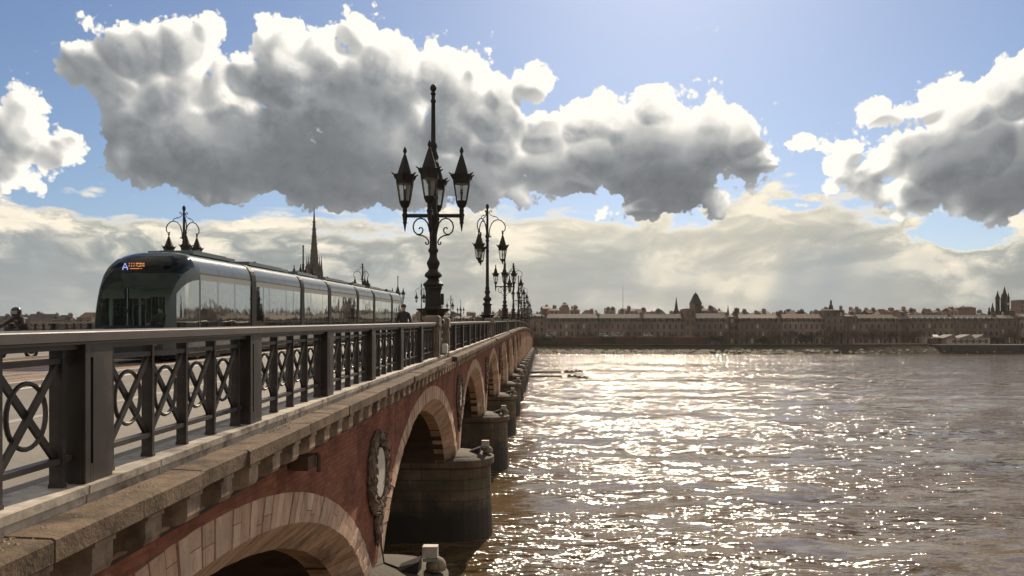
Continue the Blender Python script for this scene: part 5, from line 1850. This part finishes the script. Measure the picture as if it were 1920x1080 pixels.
# left of the bridge lamps and behind the tram
for k, (a, b, q) in enumerate(((985, 1022, 588), (940, 983, 584), (890, 938, 590), (850, 888, 592), (800, 848, 590))):
    quay_building('quay building glimpsed behind the lamp row, %s left of the bridge end' % ORD[k], a, b, PZ(q + 12, 462), PZ(q + 5, 462), PZ(q, 462), y=462, seed=30 + k, floors=4, wall=m_brickfar if k % 2 else None, roofmat=m_tile if k % 2 else m_slate)
for k, (a, b, q) in enumerate(((5, 40, 590), (41, 98, 588), (99, 122, 590), (144, 172, 585), (-60, 3, 592))):
    quay_building(['dark roofed house at the far left behind the rider', 'long dark roofed building above the far railing at the left', 'pale gabled house above the far railing left of the bare tree', 'red brown tiled house just left of the tram front', 'low roofed house cut by the left edge'][k], a, b, PZ(q + 11, 462), PZ(q + 10, 462), PZ(q, 462), y=462, seed=40 + k, floors=3, roofmat=m_tile if k in (3,) else m_slate, group='houses seen above the far railing')

# city roofs behind the quay fronts
rg = random.Random(77)
sil = [(1005, 587), (1015, 583), (1026, 574), (1040, 577), (1060, 570), (1078, 576), (1100, 581), (1120, 584), (1144, 577), (1165, 580), (1185, 578), (1205, 579), (1225, 584), (1238, 580), (1262, 583), (1290, 580), (1318, 577), (1335, 575), (1350, 581), (1382, 583), (1400, 582), (1420, 586), (1438, 583), (1460, 585), (1484, 581), (1508, 584), (1530, 583), (1560, 578), (1585, 583), (1603, 578), (1622, 584), (1640, 580), (1660, 579), (1680, 581), (1700, 580), (1722, 583), (1742, 579), (1765, 580), (1790, 577), (1808, 575), (1826, 582), (1845, 585), (1905, 578),
       (985, 580), (965, 584), (945, 581), (925, 586), (905, 588), (880, 590), (860, 587), (835, 583), (800, 589), (780, 588), (150, 592), (75, 588), (30, 591)]
for k, (px, py) in enumerate(sil):
    y = rg.uniform(500, 585); w = rg.uniform(11, 22) / FOC * y * 1.15
    x = PX(px, y); zt_ = PZ(py, y); h = zt_ - 4.4; rh = rg.uniform(1.5, 3.5)
    t = thing('city_house', 'city house roof rising behind the quay fronts, %s' % ('number %d of the skyline' % k), 'house', (x, y, 4.4), rg.uniform(-.25, .25), 'city roofs behind the quay')
    mb = MB(); mb.box(-w / 2, w / 2, 0, 10, 0, h - rh); mb.build('wall', rg.choice([m_brickfar, m_lime]), t)
    mb = MB()
    if rg.random() < .5:
        mb.ring_sweep([[(-w / 2 - .3, -.3, h - rh), (w / 2 + .3, -.3, h - rh), (w / 2 + .3, 10.3, h - rh), (-w / 2 - .3, 10.3, h - rh)], [(-w / 2 + 2, 4.6, h), (w / 2 - 2, 4.6, h), (w / 2 - 2, 5.4, h), (-w / 2 + 2, 5.4, h)]])
    else:
        mb.ring_sweep([[(-w / 2 - .2, -.3, h - rh), (-w / 2 - .2, 10.3, h - rh), (-w / 2 - .2, 5, h)], [(w / 2 + .2, -.3, h - rh), (w / 2 + .2, 10.3, h - rh), (w / 2 + .2, 5, h)]])
    mb.build('roof', rg.choice([m_tile, m_zinc, m_slate, m_tile]), t)
    for q in range(rg.choice([1, 2, 3])):
        put('chimney', rg.choice([ch_a, ch_b]), t, (rg.uniform(-w / 2 + 1, w / 2 - 1), rg.uniform(3, 7), h - rh * .8))
    wn = MB()
    for f in range(3):
        for q in range(int(w / 2.6)):
            wn.box(-w / 2 + 1 + q * 2.5, -w / 2 + 1.9 + q * 2.5, -.05, .05, h - rh - 2.3 - f * 3, h - rh - .8 - f * 3)
    wn.build('windows', m_win, t, kind='stuff')
# distinct city labels by what stands nearest
near_words = ['right behind the bridge end', 'right of the bridge end', 'with clustered chimneys at the left end of the quay', 'beside the flat roofed block left of the mast', 'tallest left of the mast', 'with stepped chimneys left of the mast', 'well left of the mast', 'a little left of the mast', 'just left of the mast with a boxy top', 'directly behind the mast foot', 'just right of the mast', 'second right of the mast', 'third right of the mast', 'between mast and slender spire', 'touching the slender spire', 'between slender spire and pyramid tower', 'touching the right side of the pyramid tower', 'with two thin chimneys right of the pyramid tower', 'third right of the pyramid tower', 'beside the tiny needle spire', 'just right of the tiny needle spire', 'second right of the needle spire', 'third right of the needle spire', 'fourth right of the needle spire', 'fifth right of the needle spire', 'sixth right of the needle spire', 'just left of the small domed tower', 'behind the small domed tower', 'just right of the small domed tower', 'second right of the small domed tower', 'above the left end of the low hipped roof', 'above the middle of the low hipped roof', 'above the right end of the low hipped roof', 'left of the gap with the dark tree', 'above the gap with the dark tree', 'right of the gap with the dark tree', 'above the square kiosk', 'above the left end of the pavilion', 'above the middle of the pavilion', 'high humped roof above the pavilion', 'right of the high humped roof', 'just left of the gothic towers', 'right of the gothic towers', 'behind the far end of the lamp row', 'second left of the bridge end', 'third left of the bridge end', 'behind the third river side lamp', 'left of the third river side lamp', 'right of the second river side lamp', 'left of the second river side lamp', 'right of the nearest lamp', 'hidden mostly by the nearest lamp', 'left of the nearest lamp', 'just left of the tram front', 'above the far railing at the left', 'at the far left behind the rider']
for o in [q for q in bpy.data.objects if q.get('category') == 'house']:
    k = int(o['label'].split('number ')[1].split(' ')[0]); o['label'] = 'city house roof ' + near_words[k]


def spire(name, label, px, ptop, pbase, pw, y, steps, cat, mat=m_slate, wall=m_brickfar, n=8, hip=None):
    """tower body up to pbase, then a pointed roof to ptop"""
    x = PX(px, y); w = pw / FOC * y
    zt_, zb_ = PZ(ptop, y), PZ(pbase, y)
    t = thing(name, label, cat, (x, y, 4.4))
    return t, w, zt_ - 4.4, zb_ - 4.4


# tall gothic spire behind the tram
t, w, ht, hb = spire('church_spire', 'tall slender gothic stone spire rising behind the tram', 589, 390, 512, 26, 620, 0, 'spire')
m_goth = simple('gothic_stone', (.06, .05, .045), .9, 0, .4, .12, 0, 1, .05, .2, dirt=(.06, .05, .045), dscale=.15)
mb = MB(); mb.ring_sweep([hexring(w * .60, 0, 6, 0), hexring(w * .56, hb, 6, 0), hexring(w * .5, hb + 1, 6, 0)]); mb.build('tower', m_goth, t)
mb = MB(); mb.ring_sweep([hexring(w * .40, hb, 8, 0), hexring(w * .34, hb + 4, 8, 0), hexring(w * .20, hb + (ht - hb) * .45, 8, 0), hexring(w * .085, hb + (ht - hb) * .78, 8, 0), hexring(w * .02, ht, 8, 0)])
for q in range(1, 8):
    z = hb + (ht - hb) * (q / 9.0) ; r = w * (.40 - .36 * q / 9.0)
    mb.ring_sweep([hexring(r + .1, z, 8, 0), hexring(r + .25, z + .3, 8, 0), hexring(r, z + .6, 8, 0)])
mb.tube([(0, 0, ht), (0, 0, ht + 3)], .14, 5); mb.build('spire', m_goth, t)
for k in range(6):
    a = math.pi / 3 * k; mb = MB(); c = (w * .52 * math.cos(a), w * .52 * math.sin(a))
    mb.lathe([(1.3, hb - 18), (1.25, hb - 2), (1.5, hb - 1.5), (.9, hb + 3), (.15, hb + 12), (.02, hb + 13.5)], 6, c); mb.build('pinnacle', m_goth, t)
for k in range(6):
    a = math.pi / 3 * k + math.pi / 6; r = w * .52; mb = MB(); c, s = math.cos(a), math.sin(a)
    pts = [(-1.3, hb - 16), (1.3, hb - 16), (1.3, hb - 5), (0, hb - 1.5), (-1.3, hb - 5)]
    mb.ring_sweep([[(c * rr - s * u, s * rr + c * u, z) for u, z in pts] for rr in (r * .9, r + .2)]); mb.build('lancet_window', m_win, t)

t, w, ht, hb = spire('church_spire', 'slender dark pointed spire left of the pyramid roofed tower', 1268, 557, 586, 11, 560, 0, 'spire')
mb = MB(); mb.box(-w / 2, w / 2, -w / 2, w / 2, 0, hb); mb.build('tower', m_goth, t)
mb = MB(); mb.ring_sweep([hexring(w * .56, hb, 8, .39), hexring(w * .30, hb + (ht - hb) * .25, 8, .39), hexring(.08, ht, 8, .39)]); mb.build('spire', m_slate, t)
t, w, ht, hb = spire('church_tower', 'square stone tower with steep dark pyramid roof above the quay', 1304, 549, 570, 19, 530, 0, 'tower')
mb = MB(); mb.box(-w / 2, w / 2, -w / 2, w / 2, 0, hb); mb.build('tower', m_goth, t)
mb = MB(); q = w / 2 + .35; mb.ring_sweep([[(-q, -q, hb), (q, -q, hb), (q, q, hb), (-q, q, hb)], [(-1.1, -1.1, ht - 1), (1.1, -1.1, ht - 1), (1.1, 1.1, ht - 1), (-1.1, 1.1, ht - 1)], [(-.1, -.1, ht), (.1, -.1, ht), (.1, .1, ht), (-.1, .1, ht)]]); mb.tube([(0, 0, ht), (0, 0, ht + 1.6)], .1, 4); mb.build('roof', m_slate, t)
mb = MB()
for s in (-1, 1): mb.box(s * w * .2 - .5, s * w * .2 + .5, -w / 2 - .05, -w / 2 + .1, hb - 3.5, hb - .8)
mb.build('belfry_window', m_win, t)
t, w, ht, hb = spire('church_spire', 'tiny needle spire between two long quay buildings', 1365, 571, 586, 4, 560, 0, 'spire')
mb = MB(); mb.lathe([(w * .6, 0), (w * .6, hb), (w * .5, hb + .1), (.05, ht)], 6); mb.build('spire', m_tile, t)
t, w, ht, hb = spire('domed_tower', 'small domed stone tower with lantern top above the tall plain block', 1558, 561, 580, 8, 520, 0, 'tower')
mb = MB(); mb.box(-w / 2, w / 2, -w / 2, w / 2, 0, hb); mb.build('tower', m_goth, t)
mb = MB(); d_ = ht - hb; mb.lathe([(w * .5, hb), (w * .58, hb + .1), (w * .52, hb + d_ * .2), (w * .42, hb + d_ * .38), (w * .24, hb + d_ * .5), (w * .22, hb + d_ * .68), (w * .30, hb + d_ * .7), (w * .16, hb + d_ * .85), (.08, ht)], 10); mb.build('dome', m_slate, t, smooth=True)
# gothic gate
t, w, ht, hb = spire('gate_tower', 'gothic city gate with several pointed towers near the right edge', 1884, 537, 590, 30, 470, 0, 'gate')
def gx(px): return (px - 1884) / FOC * 470
def gz(py): return PZ(py, 470) - 4.4
mb = MB(); mb.box(gx(1866), gx(1903), 0, 8, 0, gz(583)); mb.build('wall', m_goth, t)
for px, w_, zb2, zt2 in ((1876, 7.5, 560, 544), (1889, 9, 556, 536), (1896.5, 4, 560, 547), (1883.5, 3.6, 562, 551), (1866.5, 6, 582, 567), (1860, 3, 578, 575)):
    c = (gx(px), 3); r = w_ / FOC * 470 / 2
    mb = MB(); mb.lathe([(r, 0), (r, gz(zb2)), (r * 1.15, gz(zb2) + .2)], 10, c); tw = mb.build('turret', m_goth, t)
    mb = MB(); mb.lathe([(r * 1.25, gz(zb2) + .2), (r * .6, gz(zb2) + (gz(zt2) - gz(zb2)) * .45), (.06, gz(zt2))], 10, c); mb.build('pointed_roof', m_slate, tw)
mb = MB(); mb.box(gx(1878), gx(1881.5), -.1, .1, gz(592), gz(585)); mb.box(gx(1888), gx(1890), -2.5 + 1.2, 0, gz(572), gz(568)); mb.build('window', m_shut, t)
t = thing('office_block', 'flat topped modern block at the right edge of the skyline', 'building', (PX(1913, 700), 700, 4.4))
mb = MB(); mb.box(0, 14, 0, 14, 0, PZ(562, 700) - 4.4); mb.build('wall', m_brickfar, t)
mb = MB()
for f in range(9):
    for q in range(5): mb.box(1 + q * 2.6, 2.6 + q * 2.6, -.06, .05, 4 + f * 3.6, 6 + f * 3.6)
mb.build('windows', m_win, t, kind='stuff')
t = thing('mast', 'thin tall grey mast standing behind the roofs', 'mast', (PX(1168, 640), 640, 4.4))
mb = MB(); h = PZ(535, 640) - 4.4
mb.tube([(0, 0, 0), (0, 0, h * .8), (0, 0, h)], [.35, .2, .08], 5); mb.build('pole', m_kerb, t)
# boxy towers in the skyline
for lab, px0, px1, pt, y in (('boxy flat topped stair tower on the roofs left of the mast', 1054, 1065, 569.5, 520), ('humped long roof above the pavilion', 1798, 1830, 574.5, 560)):
    t = thing('roof_tower', lab, 'building', (PX(px0, y), y, 4.4))
    mb = MB(); mb.box(0, PX(px1, y) - PX(px0, y), 0, 8, 0, PZ(pt + 3, y) - 4.4); mb.build('wall', m_brickfar, t)
    W_ = PX(px1, y) - PX(px0, y); mb = MB(); mb.ring_sweep([[(-.4, -.4, PZ(pt + 3, y) - 4.4), (W_ + .4, -.4, PZ(pt + 3, y) - 4.4), (W_ + .4, 8.4, PZ(pt + 3, y) - 4.4), (-.4, 8.4, PZ(pt + 3, y) - 4.4)], [(W_ * .2, 2, PZ(pt, y) - 4.4), (W_ * .8, 2, PZ(pt, y) - 4.4), (W_ * .8, 6, PZ(pt, y) - 4.4), (W_ * .2, 6, PZ(pt, y) - 4.4)]]); mb.build('roof', m_slate, t)

# pavilion with zigzag roofs and round windows
py0 = 430.0
t = thing('pavilion', 'pale quayside pavilion with three zigzag roofs and round windows', 'pavilion', (PX(1757, py0), py0, 4.85))
def qx(px): return PX(px, py0) - PX(1757, py0)
def qz(py): return PZ(py, py0) - 4.85
mb = MB(); mb.box(qx(1776), qx(1856), 0, 9, 0, qz(634)); mb.build('wall', m_plinth, t)
for a, b, c in ((1768, 1786, 1792), (1798, 1818, 1826), (1830, 1843, 1850)):
    mb = MB(); mb.ring_sweep([[(qx(a), -.8, qz(633.5)), (qx(c), -.8, qz(633.5)), (qx(b), -.8, qz(627))], [(qx(a), 9.5, qz(633.5)), (qx(c), 9.5, qz(633.5)), (qx(b), 9.5, qz(627))]]); rf = mb.build('roof', m_zinc, t)
    mb = MB()
    for q in range(1, 6):
        f = q / 6; mb.bar((qx(a) + (qx(b) - qx(a)) * f, -.9, qz(633.5) + (qz(627) - qz(633.5)) * f), (qx(a) + (qx(b) - qx(a)) * f, -.9, qz(633.6)), .12, .12)
    mb.build('rib', m_shut, rf)
for k, px in enumerate((1786, 1791, 1797, 1802.5, 1808, 1813, 1819, 1825, 1831, 1837, 1843, 1849)):
    r = .95 if k % 2 else .45
    mb = MB(); c = qx(px); z = qz(640)
    mb.ring_sweep([[(c + r * math.cos(2 * math.pi * q / 12), yy, z + r * 1.15 * math.sin(2 * math.pi * q / 12)) for q in range(12)] for yy in (-.10, .1)]); mb.build('round_window', m_win, t)
t = thing('kiosk', 'small pale square kiosk on the quay left of the pavilion', 'kiosk', (PX(1735, 441), 441, 4.9))
mb = MB(); mb.box(0, 3.6, 0, 4, 0, PZ(634, 441) - 4.9); mb.box(-.2, 3.8, -.2, 4.2, PZ(634, 441) - 4.9, PZ(632.5, 441) - 4.9); mb.build('wall', m_plinth, t)
mb = MB(); mb.box(1, 2, -.1, .1, 0, 1.9); mb.build('door', m_win, t)
t = thing('brick_hut', 'red brown hut with a glinting tilted roof between kiosk and pavilion', 'hut', (PX(1746, 436), 436, 4.6))
mb = MB(); mb.box(0, 5.6, 0, 4, 0, 3.4); mb.build('wall', m_tile, t)
mb = MB(); mb.add([(.9, -.4, 4.1), (4.2, -.4, 4.1), (4.6, 3, 5.2), (1.9, 3, 5.2), (.9, -.4, 4.25), (4.2, -.4, 4.25), (4.6, 3, 5.35), (1.9, 3, 5.35)], [(0, 3, 2, 1), (4, 5, 6, 7), (0, 1, 5, 4), (1, 2, 6, 5), (2, 3, 7, 6), (3, 0, 4, 7)]); mb.box(1.2, 1.4, 0, 3, 3.4, 4.12); mb.build('roof', m_dot, t)


# ------------------------------------------------------------------ trees on the far bank
def tree_proto(seed, H, R, crown_mat, density=520, ever=False):
    rg = random.Random(seed)
    t = put('bare_tree', None, None, (0, 0, 0))
    tr = MB(); cr = MB()
    tr.tube([(0, 0, 0), (.1, 0, H * .2), (.0, .1, H * .45), (.15, 0, H * .75)], [.32, .26, .2, .07], 6)
    ends = []
    for k in range(11):
        a = rg.uniform(0, 6.28); z0 = H * rg.uniform(.25, .6); L = R * rg.uniform(.6, 1.05)
        e = Vector((math.cos(a) * L, math.sin(a) * L, z0 + H * rg.uniform(.15, .40)))
        mid = Vector((math.cos(a) * L * .5, math.sin(a) * L * .5, z0 + (e.z - z0) * .35))
        tr.tube([(0, 0, z0), mid, e], [.12, .08, .03], 4); ends.append((mid, e))
    for k in range(density):
        m_, e = rg.choice(ends)
        c = m_.lerp(e, rg.uniform(.2, 1.1)) + Vector((rg.gauss(0, R * .20), rg.gauss(0, R * .20), rg.gauss(0, H * .09)))
        if ever:
            u = Vector((rg.uniform(-1, 1), rg.uniform(-1, 1), rg.uniform(-.6, .6))).normalized() * rg.uniform(.25, .55); w = Vector((rg.uniform(-1, 1), rg.uniform(-1, 1), rg.uniform(-1, 1))).normalized() * .3
        else:
            u = Vector((c.x * .4 + rg.uniform(-1, 1), c.y * .4 + rg.uniform(-1, 1), rg.uniform(.2, 1.6))).normalized() * rg.uniform(.4, 1.0); w = u.orthogonal().normalized() * .045
        cr.add([c - u, c + w, c + u, c - w], [(0, 1, 2, 3)])
    tr.build('trunk', m_bark, t); cr.build('crown', crown_mat, t)
    return t


protos = [tree_proto(1, 9, 3.6, m_twig), tree_proto(2, 7.5, 3.2, m_twig, 620), tree_proto(3, 10.5, 3.4, m_twig, 700), tree_proto(4, 5.5, 3.4, m_everg, 700, True)]
rg = random.Random(99)
tree_x = [(1008, 1), (1030, 3), (1063, 2), (1088, 1), (1140, 3), (1170, 0), (1214, 1), (1236, 2), (1262, 0), (1290, 3), (1310, 1), (1326, 0), (1345, 3), (1362, 1), (1384, 2), (1400, 1), (1416, 0), (1430, 3), (1447, 2), (1462, 0), (1478, 1), (1494, 2), (1510, 3), (1528, 0), (1546, 2), (1562, 1), (1576, 0), (1590, 2), (1604, 0), (1620, 1), (1636, 2), (1652, 0), (1668, 1), (1680, 2), (1694, 2), (1703, 0), (1716, 1), (1872, 3), (1890, 0), (1905, 2), (1925, 3), (128, 0), (134, 2), (108, 3), (165, 3), (60, 3), (880, 1), (955, 3), (975, 2), (995, 0), (1040, 0), (1108, 2), (1122, 0), (1190, 2)]
words = ['bare reddish tree', 'low bare bushy tree', 'tall bare upright tree', 'low dark evergreen bush']
spots = [(1024, 'at the left end of the quay'), (1122, 'before the leftmost long quay building'), (1205, 'below the thin mast'), (1284, 'left of the slender dark spire'), (1305, 'below the pyramid roofed tower'), (1367, 'right of the pyramid roofed tower'), (1383, 'before the narrow recessed house'), (1466, 'before the brown roofed row, left part'), (1547, 'before the brown roofed row, right part'), (1583, 'below the small domed tower'), (1607, 'before the low ochre house'), (1688, 'before the low hipped roof building'), (1706, 'in the gap between two long quay buildings'), (1870, 'left of the kiosk'), (1990, 'below the gothic gate near the right edge')]
cnt = {}
for k, (px, p) in enumerate(sorted(tree_x)):
    y = rg.uniform(440.5, 447) if px > 1000 else 455 if px > 300 else 448
    sc = rg.uniform(.8, 1.15) * (1.12 if 1685 < px < 1700 else 1)
    if px < 1000:
        where = 'on the far bank left of the tram' if px < 300 else 'behind the row of lamps at the bridge end'
    else:
        where = next(w for lim, w in spots if px <= lim)
    key = (p, where); cnt[key] = cnt.get(key, 0) + 1
    lab = words[p] + ' ' + where + ('' if cnt[key] == 1 else ', %s one' % ORD[cnt[key] - 1])
    zb = 4.45 if px > 1000 else (8.2 if px > 300 else 9.0)
    r = dup(protos[p], (PX(px, y), y, zb), rg.uniform(0, 6.28), lab, 'trees along the far quay', (sc, sc, sc * (.85 if 1000 < px < 1300 else 1)))
    r['category'] = 'tree' if p != 3 else 'bush'
    if p == 3:
        r.name = 'evergreen_bush'
for p in protos:
    for o in descend(p): bpy.data.objects.remove(o)
    bpy.data.objects.remove(p)

# white specks of vans parked on the quay
m_van = simple('van_white', (.6, .6, .58), .3)
for k, (px, lab) in enumerate(((1032, 'pale van parked on the quay nearest the bridge'), (1132, 'pale van parked on the quay wall below the mast'), (1215, 'pale van parked on the quay left of the slender spire'), (1160, 'white car parked on the quay wall right of the mast'))):
    t = thing('parked_van', lab, 'van', (PX(px, 450), 450, 8.75 if px > 1000 else 4.5), 0, 'vehicles parked on the quay')
    if k == 0: pass
    mb = MB(); mb.ring_sweep([[(-2.3, y_, .3), (2.3, y_, .3), (2.3, y_, 1.0), (1.5, y_, 1.15), (1.0, y_, 1.9), (-2.2, y_, 1.9)] for y_ in (-.9, .9)]); mb.build('body', m_van, t)
    mb = MB(); mb.box(-1.9, 1.0, -.93, -.905, 1.2, 1.7); mb.build('window', m_win, t)
    for xw in (-1.5, 1.5):
        mb = MB(); mb.tube([(xw, -.92, .33), (xw, .92, .33)], .33, 10); mb.build('wheel', m_black, t)
mb = MB(); mb.box(PX(1000, 441), PX(1325, 441), 442.5, 454.9, 4.4, 8.72); mb.build('quay_terrace', m_ground, kind='structure')
# approach road behind the bridge end
mb = MB(); mb.box(-24, -3.3, 423.9, 461, 0, up(424) - 1.31); mb.build('approach_ramp', m_brickfar, kind='structure')

# floating timber booms beside the bridge
m_wood = simple('wet_timber', (.05, .035, .022), .6, 0, .4, 2)
for lab, px0, px1, py in (('long dark floating timber boom, upper one nearer the city', 985, 1051, 698.5), ('long dark floating timber boom, lower one nearer the camera', 985, 1053, 706.5)):
    y = 8.1 * FOC / (py - HOR)
    t = thing('timber_boom', lab, 'boom', (PX(px0, y), y, 0), 0, 'floating timber booms')
    W_ = PX(px1, y) - PX(px0, y)
    for q in range(3):
        mb = MB(); mb.box(W_ * q / 3 + .03, W_ * (q + 1) / 3 - .03, -.35, .35, -.2, .32); mb.build('beam', m_wood, t)
for lab, px0, px1, py in (('short dark float right of the upper timber boom', 1058, 1078, 698), ('small dark float at the right tip of the upper timber boom', 1076, 1092, 697), ('short dark float right of the lower timber boom', 1063, 1084, 706.5), ('small dark float at the right tip of the lower timber boom', 1082, 1102, 709)):
    y = 8.1 * FOC / (py - HOR); W_ = PX(px1, y) - PX(px0, y)
    t = thing('timber_float', lab, 'float', (PX(px0, y), y, 0), 0, 'dark timber floats in the river')
    mb = MB(); mb.box(0, W_, -.5, .5, -.2, .3); mb.box(W_ * .1, W_ * .35, -.4, .4, .3, .55); mb.box(W_ * .6, W_ * .8, -.4, .4, .3, .48); mb.build('deck', m_wood, t)

# passengers standing and sitting in the tram
rg = random.Random(31)
j = dict(
    pelvis=((0, 0, .92), (.15, .11)), belly=((0, .0, 1.08), (.15, .11)), chest=((0, .01, 1.27), (.18, .12)), neckb=((0, .0, 1.42), (.10, .08)), neck=((0, -.005, 1.49), .055), head=((0, -.02, 1.60), (.078, .095)), crown=((0, -.015, 1.68), (.062, .075)),
    shl=((-.17, .01, 1.38), .07), shr=((.17, .01, 1.38), .07), ell=((-.22, .02, 1.12), .05), elr=((.30, -.06, 1.30), .05), wrl=((-.20, -.12, .92), .034), wrr=((.26, -.16, 1.55), .032),
    hpl=((-.09, 0, .86), .095), hpr=((.09, 0, .86), .095), knl=((-.10, -.02, .48), .062), knr=((.10, .0, .48), .062), anl=((-.10, .02, .09), .042), anr=((.10, .03, .09), .042), tol=((-.11, -.11, .05), .036), tor=((.11, -.10, .05), .036))
m_blue = simple('blue_jacket', (.04, .06, .11), .8, 0, .3, 10)
m_tan = simple('tan_coat', (.20, .14, .09), .8, 0, .3, 10)
psg = figure('person', 'standing passenger in a dark coat behind the side glass of the first tram section', j, e2, [m_coat, m_skin, m_trs], lambda c: 1 if (c.z > 1.48 or (c.x > .2 and c.z > 1.45)) else (2 if c.z < .86 else 0), (TX0 + .55, TY + 4.6, up(TY + 4.6) - .89), .6)
mb = MB(); mb.lathe([(.085, 1.60), (.092, 1.66), (.085, 1.72), (.05, 1.75), (0, 1.76)], 10, (0, -.005)); hair = mb.build('hair', m_trs, psg, smooth=True)
mb = MB(); hand(mb, (.26, -.16, 1.55), (0, -.2, .95), (1, 0, 0), 1.2); hand(mb, (-.20, -.12, .93), (0, -.2, -.95), (0, 1, 0), .5); mb.build('hands', m_skin, psg)
for k, (yy, xx, rz, lab) in enumerate(((6.3, .1, -1.2, 'standing passenger near the first gangway of the tram'), (10.2, .6, 1.9, 'standing passenger in the middle of the second tram section'), (12.9, .3, .3, 'standing passenger at the far end of the second tram section'), (16.6, .6, 2.6, 'standing passenger in the third tram section'), (22.4, .5, 1.0, 'standing passenger in the fourth tram section'))):
    dup(psg, (TX0 + xx, TY + yy, up(TY + yy) - .89), rz, lab, 'passengers standing in the tram')
psg['group'] = 'passengers standing in the tram'
